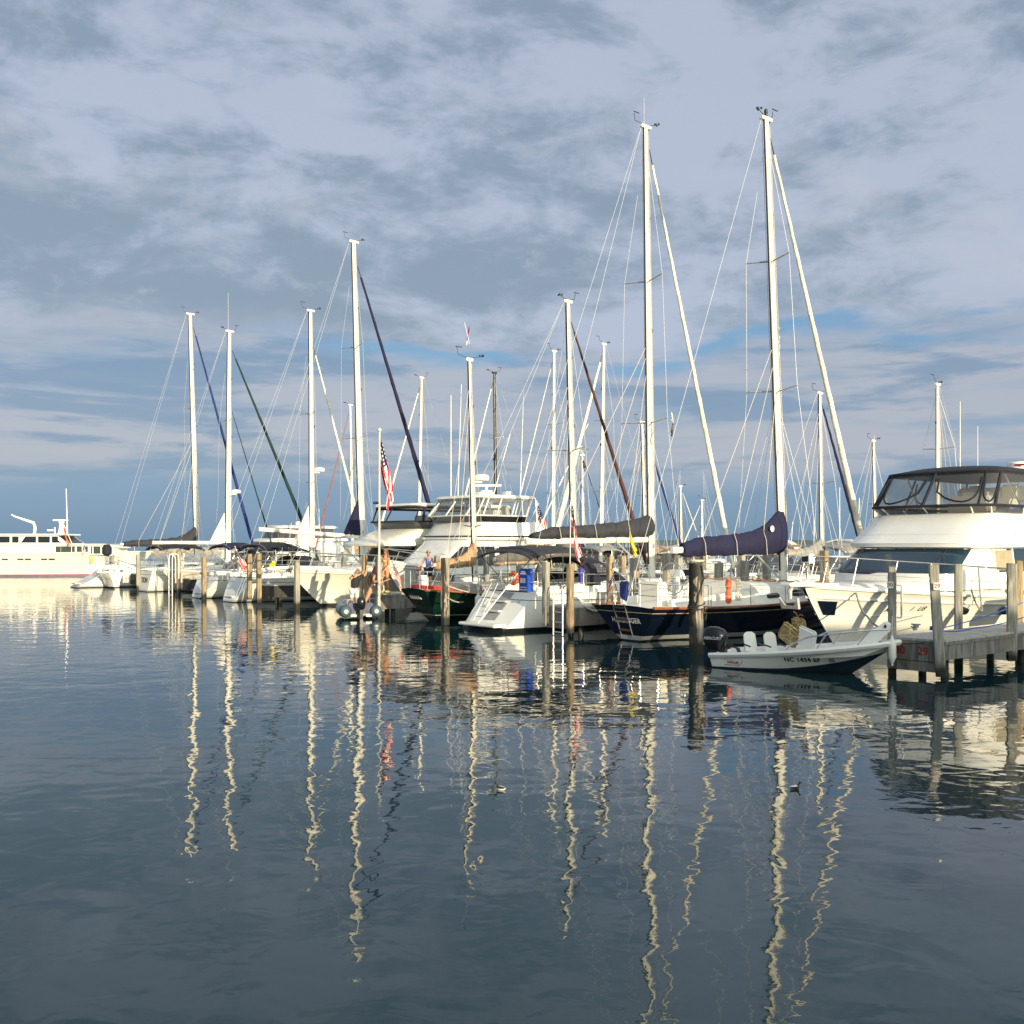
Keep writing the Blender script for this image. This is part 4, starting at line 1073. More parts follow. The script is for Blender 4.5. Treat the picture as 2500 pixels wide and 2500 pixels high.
r, h = stern_boat('leftmost white sailboat with raked stern, black sail cover and blue headsail', 47.4, -1.0, 13.6, 4.0, (1.3, 1.2, 1.4), WHITE, 482, 464, 768, .14, ((.30, 1.1), (.62, .95)),
                  (.95, 12.6, .12, CROYAL), 293, 2.75, CBLK, dict(rt=2.3, wst=.5, rise=.9, bare=.02))
# dinghy hung on its stern
r = thing('dinghy', 'small cream dinghy hung across the stern of the leftmost sailboat', 'dinghy', at(284, 1415, 63.5), HD + math.pi / 2 + .12)
hd_ = Hull(2.5, 1.15, (.42, .38, .52), tw=.75, rt=0, rb=.5, ws=.6, wb=.2); hd_.build(r, [CREAM, CREAM, CREAM, CREAM], n=12); sheer_strip(hd_, r, GREYW, .03, 0, 'gunwale')
b = MB(); b.box((1.0, 0, .30), (.25, 1.1, .04)); b.box((1.6, 0, .34), (.25, .8, .04)); b.build('thwart', CREAM, r)
for x in (.4, 2.0):
    b = MB(); b.tube([(x, 0, .4), (x + .1, -.4, 1.2), (x + .1, -1.5, .8)], .03, 6); b.build('davit', STEEL, r)
b = MB(); b.lathe([(.06, 0), (.30, .15), (.30, .55), (.16, .75)], n=12); ob = b.build('grill_cover', CBLUEK); ob.location = dock(46.0, .7, 2.0); tag(ob, 'dark domed grill cover on the stern rail of the leftmost sailboat', 'cover')
b = MB(); b.lathe([(.06, 0), (.10, .06), (.10, .5), (.06, .56)], n=10); ob = b.build('jerry_float', mat('mustard_float', (.5, .4, .08), .6)); ob.location = dock(48.6, .5, 1.45); tag(ob, 'yellow float standing on the stern of the leftmost sailboat', 'float')
flag('flag', 'tiny striped flag at the stern of the leftmost sailboat', dock(49.2, .3, 2.75), .5, .8, -70, (-.3, -.3), 'us', staff=(dock(48.9, .5, 1.4), dock(49.3, .2, 2.85), .015), seed=21, group='striped flags')
flag('flag', 'drooping striped flag at the stern of the pale grey sailboat', dock(26.4, .75, 2.5), .6, .9, -62, (.8, -.3), 'us', staff=(dock(26.1, 1.1, 1.2), dock(26.6, .7, 2.65), .016), seed=23, group='striped flags')

# ------------------------------------------------------------------ motor yachts
def plan(xf, xb, w_, bulge, n=16, sq=0.55, wb=None):
    """outline of a deckhouse level: aft starboard -> round the front -> aft port"""
    wb = wb or w_
    pts = [(xb, -wb), (xb + (xf - xb) * .35, -w_), (xb + (xf - xb) * .7, -w_)]
    for i in range(n + 1):
        a = -math.pi / 2 + math.pi * i / n
        c, s_ = math.cos(a), math.sin(a)
        pts.append((xf + bulge * max(c, 0) ** .8, w_ * math.copysign(abs(s_) ** sq, s_)))
    return pts + [(xb + (xf - xb) * .7, w_), (xb + (xf - xb) * .35, w_), (xb, wb)]
def house(root, name, m, levels, cap=True, mats=None, closed=True, ang=40, thick=0.0, bottom=False):
    rings = []
    for (z, a) in levels:
        zf = z if callable(z) else (lambda x, y, z=z: z)
        rings.append([V((x, y, zf(x, y))) for (x, y) in plan(*a)])
    b = MB(); b.loft(rings, bottom, cap, closed=closed, mats=mats)
    return b.build(name, m, root, ang=ang, thick=thick)
NF = 23   # points of a plan ring (n=16)

def bow_rail(root, h, x0, hgt, n=8, mid=True, tip=0.25, m=STEEL, r=.018):
    L = h.L; pts = []
    for i in range(n + 1):
        x = x0 + (L - .12 - x0) * i / n; pts.append(h.sheer(x, 1, hgt, .12))
    tipz = pts[-1].z
    end = V((L + tip, .12, tipz))
    full = pts + [end]; other = [V((p.x, -p.y, p.z)) for p in reversed(full)]
    o = rail(root, 'bow_rail', [full + other], r, m)
    if mid: rail(o, 'middle_rail', [[p - V((0, 0, hgt * .5)) for p in full + other]], .008, m)
    for i in range(0, n + 1):
        for sd in (-1, 1):
            p = full[i]; b = MB(); b.tube([V((p.x, p.y * sd, p.z)), V((p.x + .28, (p.y) * sd, p.z - hgt + .02))] if i < n else [V((p.x, p.y * sd, p.z)), V((p.x - .15, p.y * sd, p.z - hgt))], .013, 5); b.build('stanchion', m, o)
    return o

def window_line(root, rings, i0, i1, j0, j1): pass

# near white motor yacht on the right
S, vt = -5.3, 15.4
r = boat_root('motor_yacht', 'large white flybridge yacht with black canvas enclosure, bow over the dock', 'motor yacht', S, vt, True)
MYR = r
h = Hull(13.7, 4.3, (1.15, 1.30, 1.72), tw=.9, rt=0, rb=1.5, ws=.93, wb=.22, tm=.42, bp=2.3, bq=.75, fe=1.9)
HM = h.build(r, [BLACKH, BLACKH, WHITE, WHITE], boot=(.03, .06), n=28)
h.deck(r, WHITE, camber=.14)
sheer_strip(h, r, GREYW, .04, 0, 'rub_rail', u=.84); sheer_strip(h, r, WHITE, .05, 0, 'gunwale')
sheer_strip(h, r, GREYW, .012, 0, 'spray_line', u=.58)
X = lambda v: vt - v
# raised foredeck and deckhouse base
b = MB(); rows = []
for i in range(15):
    k = i / 14; x = X(2.6) + (X(9.0) - X(2.6)) * k
    wv = min(h.half(h.x_t(x)) - .28, 1.75); hh = .06 + .36 * min(1, k * 1.9) ** .9; z = h.z(h.x_t(x))
    rows.append([V((x, wv * f, z - .04 + hh * (1 - abs(f) ** 5) + .05 * (1 - f * f))) for f in (-1, -.94, -.85, -.6, -.3, 0, .3, .6, .85, .94, 1)])
b.grid(rows); fd = b.build('foredeck_trunk', WHITE, r, ang=60)
b = MB(); b.box((X(4.1), .1, 2.05), (.62, .95, .04), rot=Matrix.Rotation(.10, 3, 'Y')); b.build('deck_hatch', CNAVY, fd, bev=.01)
zb0, zt0 = 1.55, 2.64
front = [(zb0, (X(6.1), X(13), 1.82, .95)), (2.0, (X(6.15), X(13), 1.82, .9)), (2.03, (X(6.2), X(13), 1.80, .88)), (zt0, (X(7.1), X(13), 1.72, .75)), (2.70, (X(7.1), X(13), 1.72, .75))]
house(r, 'deckhouse', WHITE, front[:2], cap=False)
# windscreen band: dark glass across the front, white pillar, side windows
rg = [[V((x, y, z)) for (x, y) in plan(*a)] for (z, a) in front]
def panel(root, name, m, rA, rB, j0, j1, k0=0.0, k1=1.0, off=0.0, thick=0.0):
    b = MB(); rows = []
    for j in range(j0, j1 + 1):
        a, c = rA[j], rB[j]; rows.append([a.lerp(c, k0), a.lerp(c, k1)])
    b.grid(rows); return b.build(name, m, root, thick=thick)
panel(r, 'windscreen', GLASSB, rg[1], rg[3], 4, 18)
for j0, j1 in ((2, 4), (18, 20)): panel(r, 'screen_pillar', WHITE, rg[1], rg[3], j0, j1)
for j in (8, 14): b = MB(); b.tube([rg[1][j], rg[3][j]], .018, 5); b.build('screen_mullion', RUB, r)
for j in (10, 16): b = MB(); q0 = rg[1][j] + V((.06, 0, .03)); b.tube([q0, q0.lerp(rg[3][j - 2], .72) + V((.05, 0, .02))], .010, 4); b.build('wiper', RUB, r)
for (j0, j1, a_, b_) in ((0, 2, 0, 1), (20, 22, 0, 1)):
    A, B_ = rg[1], rg[3]
    panel(r, 'side_window', GLASSB, A, B_, j0, j1, .0, 1.0)
for sd in (-1, 1):
    b = MB()
    for x in (X(8.0), X(9.1), X(10.6)): b.box((x, sd * 1.78, 2.33), (.09, .07, .66), rot=Matrix.Rotation(.12 * sd, 3, 'X'))
    b.build('window_post', CREAM, r)
    b = MB(); b.box((X(8.55), sd * 1.80, 2.33), (1.0, .012, .56), rot=Matrix.Rotation(.12 * sd, 3, 'X')); b.build('side_blind', mat('tan_blind', (.36, .30, .20), .5), r)
# flybridge: brow, moulded body, tinted screen, canvas
fb_l = [(2.66, (X(7.3), X(13.2), 1.85, .62)), (2.70, (X(7.15), X(13.2), 1.98, .85)), (2.80, (X(7.15), X(13.2), 2.0, .85)), (3.05, (X(7.55), X(13.2), 1.98, .8)), (3.35, (X(7.95), X(13.2), 1.92, .72)), (3.62, (X(8.2), X(13.2), 1.86, .68)), (3.66, (X(8.3), X(13.2), 1.80, .62))]
house(r, 'flybridge', WHITE, fb_l, bottom=True)
for (zs, xs_, ws_, bs_) in ((3.05, 7.55, 1.985, .8), (2.80, 7.15, 2.005, .85)):
    b = MB(); b.tube([V((x, y, zs)) for (x, y) in plan(X(xs_), X(13.2), ws_, bs_)], .008, 4); b.build('moulding_seam', GREYW, r)
sc_l = [(3.66, (X(8.32), X(13), 1.78, .60)), (3.86, (X(8.12), X(13), 1.88, .70))]
rs_ = [[V((x, y, z)) for (x, y) in plan(*a)] for (z, a) in sc_l]
panel(r, 'tinted_screen', SMOKE, rs_[0], rs_[1], 0, 22)
b = MB()
for j in (2, 5, 8, 11, 14, 17, 20): b.tube([rs_[0][j], rs_[1][j]], .022, 5)
b.build('screen_strut', WHITE, r)
cv = [(3.87, (X(8.12), X(13.4), 1.87, .70)), (4.86, (X(8.75), X(13.4), 1.72, .55))]
rc = [[V((x, y, z)) for (x, y) in plan(*a)] for (z, a) in cv]
enc = house(r, 'canvas_top', CBLUEK, [(4.80, (X(8.70), X(13.6), 1.76, .58)), (4.92, (X(8.85), X(13.6), 1.72, .5)), (lambda x, y: 5.02 + .06 * (1 - (y / 1.5) ** 2), (X(9.3), X(13.6), 1.3, .3)), (5.12, (X(10.2), X(13.2), .6, .1))], bottom=True, ang=60)
panel(enc, 'clear_panel', VINYL, rc[0], rc[1], 0, 22)
b = MB(); edge = [p.copy() for p in rc[0]]; b.tube(edge, .045, 6); b.tube(rc[1], .05, 6)
for j in (0, 2, 4, 7, 11, 15, 18, 20, 22):
    b.tube([rc[0][j], rc[1][j]], .05 if j in (4, 18, 11) else .035, 5)
for (j0, j1) in ((4, 7), (7, 11), (11, 15), (15, 18), (20, 22), (0, 2)):      # curved window borders
    pts = []
    for i in range(9):
        a = math.pi * i / 8; u_ = .5 - .5 * math.cos(a) ; kz = .82 - .72 * math.sin(a) ** .6
        jf = j0 + (j1 - j0) * (.06 + .88 * u_); ja = min(int(jf), 21); fr = jf - ja
        lo = rc[0][ja].lerp(rc[0][ja + 1], fr); hi_ = rc[1][ja].lerp(rc[1][ja + 1], fr); pts.append(lo.lerp(hi_, kz) + (lo - V((X(11), 0, lo.z))).normalized() * .012)
    b.tube(pts, .028, 5)
b.build('canvas_border', CBLUEK, enc)
b = MB()
for sd in (-1, 1): b.tube([(X(9.2), sd * 1.5, 4.85), (X(10.2), sd * 1.6, 3.7)], .022, 5); b.tube([(X(10.4), sd * 1.5, 4.9), (X(9.2), sd * 1.6, 3.7)], .022, 5)
b.build('canvas_frame', STEEL, enc)
b = MB(); b.box((X(9.7), .3, 3.95), (.6, 1.3, .55), top=(.7, .9)); b.box((X(9.9), .3, 4.25), (.1, .9, .28)); b.build('helm_console', GREYW, r, bev=.05)
for y in (.75, -.3): b = MB(); b.box((X(10.9), y, 4.0), (.5, .55, .3)); b.box((X(11.15), y, 4.3), (.12, .55, .6)); b.build('helm_seat', CREAM, r, bev=.06)
b = MB(); b.box((X(12.6), 0, 4.35), (.25, 3.2, .5)); b.build('radar_arch', WHITE, r, bev=.05)
b = MB(); b.lathe([(.05, 0), (.36, .01), (.40, .06), (.38, .24), (.33, .28), (.02, .29)], (X(11.8), .75, 5.03), 24); rd = b.build('radar_dome', WHITE, r)
b = MB(); b.box((X(11.8) + .385, .95, 5.2), (.02, .36, .06)); b.build('red_marking', mat('dull_red_print', (.4, .05, .04), .6), rd)
b = MB(); b.tube([(X(12.6), .72, 5.0), (X(12.6), .72, 5.5)], .02, 6); b.box((X(12.6), .72, 5.58), (.18, .2, .2)); b.build('satellite_receiver', WHITE, r, bev=.02)
b = MB(); b.tube([(X(7.15), -1.1, 2.9), (X(7.5), -1.2, 3.2)], .028, 6); b.build('horn', STEEL, r)
b = MB(); b.lathe([(.04, 0), (.05, .1)], (X(7.2), -1.1, 2.88), 8); b.box((X(8.9), 1.985, 3.02), (.16, .04, .20)); b.build('deck_light', GREYW, r)
rail(r, 'grab_rail', [[(X(9.6), 2.02, 2.88), (X(12.5), 2.02, 2.90)]], .016)
bow_rail(r, h, X(10.5), .78, n=8, tip=.55)
b = MB(); b.loft([[V((X(2.6), w_ * .55, 1.76)), V((X(1.55), w_ * .42, 1.80)), V((X(1.0), w_ * .25, 1.80))] for w_ in (-1, 1)] , False, False, closed=False)
b = MB(); b.prism([(X(2.6), -.45, 1.70), (X(1.35), -.30, 1.74), (X(.95), -.16, 1.74), (X(.95), .16, 1.74), (X(1.35), .30, 1.74), (X(2.6), .45, 1.70)], (0, 0, .09)); pp = b.build('bow_pulpit', WHITE, r, bev=.02)
b = MB(); b.tube([(X(1.9), 0, 1.86), (X(1.2), .02, 1.74), (X(1.1), .03, 1.62), (X(1.12), .03, 1.42)], [.05, .06, .06, .05], 8)
b.prism([(X(1.1), -.22, 1.18), (X(1.1), .28, 1.18), (X(1.02), .30, 1.46), (X(1.08), .16, 1.26), (X(1.08), -.10, 1.26), (X(1.02), -.24, 1.46)], (-.09, 0, 0)); b.build('anchor', mat('galvanised_steel', (.42, .43, .43), .5, metal=.1), pp)
lg = MB(); lg.box((X(1.9), 0, 2.42), (.22, .26, .24)); lg.tube([(X(1.9), 0, 1.82), (X(1.9), 0, 2.3)], .03, 6); sl = lg.build('search_light', WHITE, r, bev=.03)
b = MB(); b.box((X(1.78), 0, 2.42), (.02, .18, .15)); b.build('lens', GLASSK, sl)
from mathutils.bvhtree import BVHTree
def hull_fn(ho, side, x0, z0, dirx, off=.005):
    me = ho.data; bv = BVHTree.FromPolygons([v.co for v in me.vertices], [list(p.vertices) for p in me.polygons])
    def f(x, y):
        p = V((x0 + dirx * x, side * 6, z0 + y)); hit, nn, _, _ = bv.ray_cast(p, V((0, -side, 0)))
        if hit is None: return V((p.x, 0, p.z))
        if nn.y * side < 0: nn = -nn
        return hit + nn * off
    return f
lettering('MC       1  UB', .165, INK, r, hull_fn(HM, 1, X(4.62), 1.08, -1), shear=.3, bold=.004, spacing=1.25)
b = MB(); rows = []
for i in range(6):
    k = i / 5; rows.append([h.pt(.990 - (.034 - .012 * j / 5) * k, .79 - .22 * j / 5, 1) + V((0, .03, 0)) for j in range(6)])
b.grid(rows); b.build('stem_plate', NAVY, r)
for v in (6.4, 8.2):
    t = h.x_t(X(v)); b = MB(); p = h.pt(t, .73, 1); b.lathe([(.02, .012), (.26, .014), (.30, .0), (.02, -.01)], (0, 0, 0), 20); b.v = [(V((x * .9, -z, y * .55)) ) for (x, y, z) in b.v]; b.v = [tuple(p + V((a[0], .02 - a[1], a[2]))) for a in b.v]
    b.build('porthole', GLASSK, r)
line('mooring_line', 'grey rope loop hanging from the bow rail of the white motor yacht', [dock(-7.35, 6.6, 2.15), dock(-7.4, 6.7, 1.0), dock(-7.4, 6.1, 1.6)], .022, CGREY, .12)

# sportfisher behind the green sailboat and the big flybridge yacht left of it
def yacht(label, S, vb, L, B, fb, spec):
    vt = vb + L
    r = boat_root('motor_yacht', label, 'motor yacht', S, vt, True)
    h = Hull(L, B, fb, tw=.88, rt=0, rb=spec.get('rb', 1.6), ws=.93, wb=.18, tm=.42, bp=2.2, bq=.78, fe=1.9)
    h.build(r, [BLACKH, BLACKH, spec.get('hm', CREAM), WHITE], boot=(.03, .07), n=26)
    h.deck(r, WHITE, camber=.16); sheer_strip(h, r, GREYW, .04, 0, 'rub_rail', u=.93); sheer_strip(h, r, WHITE, .05, 0, 'gunwale')
    X = lambda v: vt - v
    b = MB(); rows = []
    for i in range(13):
        k = i / 12; x = X(spec['trunk'][0]) + (X(spec['trunk'][1]) - X(spec['trunk'][0])) * k
        wv = min(h.half(h.x_t(x)) - .35, B * .40); hh = .05 + spec['trunk'][2] * min(1, k * 1.6); z = h.z(h.x_t(x))
        rows.append([V((x, wv * f, z - .04 + hh * (1 - abs(f) ** 5) + .05 * (1 - f * f))) for f in (-1, -.94, -.85, -.6, -.3, 0, .3, .6, .85, .94, 1)])
    b.grid(rows); b.build('foredeck_trunk', WHITE, r, ang=60)
    return r, h, X
r, h, X = yacht('big cream flybridge yacht with white hardtop, long bow rail and sunlit flared bow', 20.2, .30, 14.8, 4.3, (1.2, 1.35, 1.70), dict(trunk=(2.2, 7, .42), rb=1.7))
lv = [(1.4, (X(5.4), X(13), 1.85, .8)), (1.95, (X(5.4), X(13), 1.85, .8)), (2.62, (X(6.0), X(13), 1.8, .7)), (2.7, (X(6.0), X(13), 1.8, .7))]
house(r, 'deckhouse', CREAM, lv[:2], cap=False); rg = [[V((x, y, z)) for (x, y) in plan(*a)] for (z, a) in lv]
panel(r, 'windscreen', GLASSK, rg[1], rg[2], 4, 18)
for j0, j1 in ((2, 4), (18, 20)): panel(r, 'screen_pillar', CREAM, rg[1], rg[2], j0, j1)
for j0, j1 in ((0, 2), (20, 22)): panel(r, 'side_window', GLASSK, rg[1], rg[2], j0, j1)
house(r, 'flybridge', CREAM, [(2.66, (X(5.6), X(13.2), 1.85, .8)), (2.70, (X(4.9), X(13.2), 2.0, 1.15)), (2.78, (X(4.9), X(13.2), 2.02, 1.15)), (3.1, (X(5.6), X(13.2), 1.98, .9)), (3.45, (X(6.3), X(13.2), 1.86, .75)), (3.48, (X(6.4), X(13.2), 1.8, .7))], bottom=True)
sc_l = [(3.48, (X(6.42), X(11.5), 1.78, .68)), (3.82, (X(6.1), X(11.5), 1.95, .8))]; rs_ = [[V((x, y, z)) for (x, y) in plan(*a)] for (z, a) in sc_l]
panel(r, 'tinted_screen', SMOKE, rs_[0], rs_[1], 0, 22); b = MB(); b.tube(rs_[1], .04, 6); b.build('canvas_border', CBLUEK, r)
ht = house(r, 'hardtop', WHITE, [(4.50, (X(6.2), X(11.2), 1.95, .5)), (4.56, (X(6.1), X(11.2), 2.0, .55)), (4.66, (X(6.2), X(11.1), 1.95, .5))], bottom=True)
b = MB(); b.tube([V((x, y, 4.46)) for (x, y) in plan(X(6.2), X(11.2), 1.95, .5)], .05, 6)
for j in (0, 3, 5, 11, 17, 19, 22): a = plan(X(6.2), X(11.2), 1.92, .5)[j]; b.tube([rs_[1][j], V((a[0], a[1], 4.48))], .06 if j in (3, 19) else .035, 6)
b.build('hardtop_leg', CBLUEK, ht)
b = MB(); b.box((X(7.4), .2, 3.85), (.5, 1.2, .6)); b.build('helm_console', GREYW, r, bev=.05)
b = MB(); b.prism([(X(2.2), -.4, 1.66), (X(.2), -.3, 1.70), (X(-.72), -.18, 1.66), (X(-.72), .18, 1.66), (X(.2), .3, 1.70), (X(2.2), .4, 1.66)], (0, 0, .12)); pp = b.build('bow_pulpit', CREAM, r, bev=.03)
bow_rail(r, h, X(9), .75, n=10, tip=1.25)
b = MB(); b.box((X(1.9), 0, 1.85), (.35, .3, .2)); b.build('windlass', STEEL, r, bev=.03)
b = MB(); b.ell((X(-.45), 0, 1.85), (.12, .16, .12), 10, 8); b.ell((X(-.45), .14, 1.98), .08, 8, 6); ob = b.build('rubber_duck', mat('duck_yellow', (.8, .62, .02), .5)); ob.location = r.matrix_world @ V((0, 0, 0)); 
bpy.context.view_layer.update(); ob.matrix_world = r.matrix_world.copy(); tag(ob, 'bright yellow duck toy sitting on the bow tip of the big yacht', 'toy')

r, h, X = yacht('white sportfishing yacht with enclosed bridge, outriggers and black cabin windows', 15.8, 2.5, 13.0, 4.1, (1.25, 1.4, 2.0), dict(trunk=(3.6, 7, .25), hm=WHITE, rb=1.4))
lv = [(1.5, (X(4.5), X(9.8), 1.85, .6)), (1.85, (X(4.65), X(9.8), 1.85, .6)), (2.75, (X(5.75), X(9.8), 1.75, .5)), (2.95, (X(5.9), X(9.8), 1.75, .5))]
house(r, 'deckhouse', WHITE, lv, cap=True); rg = [[V((x, y * 1.004, z)) for (x, y) in plan(*a)] for (z, a) in lv]
for j0, j1, off in ((16, 22, .025), (0, 6, -.025)):
    A = [p + V((.03, off, 0)) for p in rg[1]]; B_ = [p + V((.03, off, 0)) for p in rg[2]]
    panel(r, 'side_window', GLASSK, A, B_, j0, j1, .02, .92)
for sd in (-1, 1): b = MB(); b.box((X(7.0), sd * 1.87, 2.3), (.22, .05, .84), rot=Matrix.Rotation(.11 * sd, 3, 'X')); b.build('window_post', WHITE, r)
house(r, 'flybridge', WHITE, [(2.92, (X(6.2), X(9.9), 1.9, .5)), (2.98, (X(6.0), X(9.9), 2.0, .6)), (3.10, (X(6.0), X(9.9), 2.0, .6)), (3.12, (X(6.1), X(9.9), 1.97, .6)), (3.3, (X(6.2), X(9.8), 1.9, .55)), (3.72, (X(6.5), X(9.4), 1.85, .5)), (3.74, (X(6.6), X(9.3), 1.8, .45))], bottom=True, mats=lambda i, j: None)
b = MB(); b.tube([V((x, y * 1.005, 3.11)) for (x, y) in plan(X(6.0), X(9.9), 2.0, .6)], .035, 6); b.build('dark_trim', RUB, r)
sc_l = [(3.72, (X(6.5), X(8.6), 1.84, .5)), (4.0, (X(6.2), X(8.6), 1.93, .58))]; rs_ = [[V((x, y, z)) for (x, y) in plan(*a)] for (z, a) in sc_l]
panel(r, 'tinted_screen', GLASSK, rs_[0], rs_[1], 0, 22)
ht = house(r, 'hardtop', WHITE, [(4.72, (X(6.6), X(9.1), 1.78, .42)), (4.78, (X(6.5), X(9.2), 1.88, .5)), (4.90, (X(6.6), X(9.1), 1.82, .45)), (4.93, (X(7.0), X(8.9), 1.4, .3))], bottom=True)
tp = plan(X(6.65), X(9.0), 1.75, .42)
rt_ = [V((x, y, 4.74)) for (x, y) in tp]; panel(ht, 'clear_panel', VINYL, rs_[1], rt_, 0, 22)
b = MB()
for j in (0, 1, 2, 3, 5, 8, 11, 14, 17, 19, 20, 21, 22): b.tube([rs_[1][j], rt_[j]], .035, 6)
b.tube(rs_[1], .03, 6); b.build('hardtop_leg', WHITE, ht)
b = MB(); b.box((X(8.0), 0, 4.05), (.5, 1.4, .5)); b.box((X(8.7), .3, 4.1), (.4, .5, .8), top=(.4, .9)); b.build('helm_seat', WHITE, r, bev=.05)
b = MB(); b.box((X(7.5), 0, 5.0), (.5, .5, .14)); b.lathe([(.3, 0), (.34, .08), (.28, .22), (.06, .25), (.05, .4)], (X(7.7), .2, 4.95), 14); b.box((X(7.7), .2, 5.4), (.16, 1.35, .09), rot=Matrix.Rotation(.9, 3, 'Z')); b.build('open_array_radar', WHITE, r)
for (v, y, hh) in ((8.6, 1.5, 4.7), (7.3, -1.4, 5.2)): b = MB(); b.tube([(X(v), y, 4.9), (X(v) - .2, y, 4.9 + hh)], [.022, .012], 5); b.build('antenna', WHITE, r)
b = MB(); b.tube([(X(8.4), -1.4, 4.9), (X(8.4), -1.4, 5.2)], .02, 5); b.box((X(8.8), .3, 5.05), (.25, .3, .2)); b.build('floodlight', WHITE, r)
for sd in (-1, 1): b = MB(); b.tube([(X(9.0), sd * 1.9, 2.9), (X(9.8), sd * 2.2, 4.6), (X(11.5), sd * 2.8, 8.2)], [.035, .03, .015], 6); b.build('outrigger', WHITE, r)
b = MB()
for v in (8.7, 9.5):
    for y in (-1.7, 1.7): b.tube([(X(v), y, 2.9), (X(v) + .15, y * .98, 4.75)], .035, 6)
for z in (3.3, 3.7, 4.1, 4.5): b.tube([(X(9.5), 1.7, z), (X(9.5), 1.2, z)], .02, 5)
b.tube([(X(8.7), 1.7, 3.3), (X(9.5), 1.7, 4.6)], .022, 5); b.tube([(X(8.7), 1.7, 4.6), (X(9.5), 1.7, 3.3)], .022, 5); b.tube([(X(9.5) + .15, -1.66, 4.7), (X(9.5) + .15, 1.66, 4.7)], .02, 5); b.build('bridge_ladder', ALU, r)
bow_rail(r, h, X(8), .6, n=5, tip=.1)
pq = dock(14.3, 9.6, 0)
flag('flag', 'drooping striped flag at the stern of the sportfishing yacht', (pq.x, pq.y, z_at(1232, pq.y)), .8, 1.5, -72, (.8, -.3), 'us', staff=((pq.x - .1, pq.y, 2.9), (pq.x, pq.y, z_at(1225, pq.y)), .02), seed=31, group='striped flags')

# steel flagpole on the pile
pf = fp(927, .22)
flag('flag', 'large drooping striped flag on the tall steel flagpole', (pf.x + .02, pf.y, z_at(1066, pf.y)), 1.15, 2.1, -82, (.9, -.4), 'us', staff=((pf.x, pf.y - .2, .15), (pf.x, pf.y - .05, z_at(1050, pf.y)), .045, mat('dull_flagpole', (.55, .55, .52), .6)), seed=2, group='striped flags')
r = thing('solar_lamp', 'small solar lamp clamped to the steel flagpole below the flag', 'lamp', (pf.x - .12, pf.y - .15, z_at(1228, pf.y)))
b = MB(); b.box((0, 0, 0), (.22, .20, .03), rot=Matrix.Rotation(.4, 3, 'X')); b.build('panel', GLASSK, r); b = MB(); b.box((.06, .02, -.06), (.1, .1, .08)); b.build('bracket', ALU, r)

# ------------------------------------------------------------------ white skiff in front
ps = on_water(1740, 1629); pb = on_water(2078, 1652)
ang = math.atan2(pb.y - ps.y, pb.x - ps.x)
r = thing('motor_skiff', 'small white open motor skiff marked NC 1434 EF, moored across the dock ends', 'skiff', (ps.x + .33, ps.y + .50, 0.0), ang)
r.rotation_euler.y = -R(.6)
SK = r
h = Hull(3.92, 1.62, (.31, .45, .71), tw=.88, rt=-.05, rb=.95, ws=.88, wb=.10, tm=.40, bp=2.6, bq=.62, fe=1.6)
h.chine = lambda t: .62 * max(0, (t - .42) / .58) ** 1.8
HS = h.build(r, [BLACKH, BOTTOM, WHITE, WHITE], boot=(.02, .10), n=24)
b = MB(); rows = []
for t in h.ts(20):
    e = h.pt(t, 1, 1); rows.append([V((e.x, e.y * f, e.z - (.02 if abs(f) > .8 else (.10 + .15 * t) * min(1, (1 - t) * 6)))) for f in (-.97, -.84, -.78, -.3, .3, .78, .84, .97)])
b.grid(rows); b.build('inner_liner', WHITE, r, ang=30)
sheer_strip(h, r, WHITE, .055, -.02, 'gunwale'); sheer_strip(h, r, GREYW, .022, -.07, 'rub_rail')
lettering('NC 1434 EF', .135, INK, r, hull_fn(HS, -1, 2.02, .27, 1), bold=.005, spacing=1.08)
lg = lettering('WHALER', .062, mat('dark_red_print', (.30, .03, .03), .5), r, hull_fn(HS, -1, .50, .145, 1), shear=.3, bold=.004, spacing=1.1, name='maker_badge')
b = MB(); f = hull_fn(HS, -1, .50, .145, 1); b.tube([f(-.20, -.055), f(.13, -.055), f(.19, -.02), f(.24, .06)], .006, 4); b.tube([f(-.20, .055), f(.02, .055)], .005, 4); b.build('badge_outline', REDST, r)
b = MB(); f = hull_fn(HS, -1, 2.02, .27, 1); b.add([f(.53, -.05), f(.64, -.05), f(.64, .055), f(.53, .055)], [(0, 1, 2, 3)]); b.build('sticker', mat('green_sticker', (.25, .38, .28), .5), r)
# seats, cushions, bow board
def chair(x, y, rz):
    M = Matrix.Rotation(rz, 3, 'Z'); b = MB()
    def q(p): return tuple(M @ (V(p) * .86) + V((x, y, .10)))
    rows = []
    for i in range(7):
        k = i / 6; rows.append([q((-.02 - .10 * k, w_ * (.20 - .02 * k - (.05 if i == 6 else 0)), .30 + .48 * k + (0 if abs(w_) < .9 else -.03 * (i == 6)))) for w_ in (-1, -.6, 0, .6, 1)])
    b.grid(rows); b.grid([[q((-.02 + .42 * i / 3, w_ * .21, .30 - .01 * i)) for w_ in (-1, -.3, .3, 1)] for i in range(4)])
    o = b.build('seat_shell', WHITE, r, thick=.03)
    b = MB(); b.box(q((.15, 0, .14)), (.26, .26, .24), rot=M); b.build('seat_box', WHITE, r, bev=.03)
    b = MB(); b.tube([q((-.05, -.23, .46)), q((.25, -.24, .42))], .02, 5); b.tube([q((-.05, .23, .46)), q((.25, .24, .42))], .02, 5); b.build('armrest', BLK, r)
chair(.66, .12, -.6); chair(1.10, .22, -.6)
b = MB(); b.box((0, 0, 0), (.14, .50, .52)); ob = b.build('patterned_cushion', None or mat('tan_base', (.42, .32, .14), .85), bev=.05)
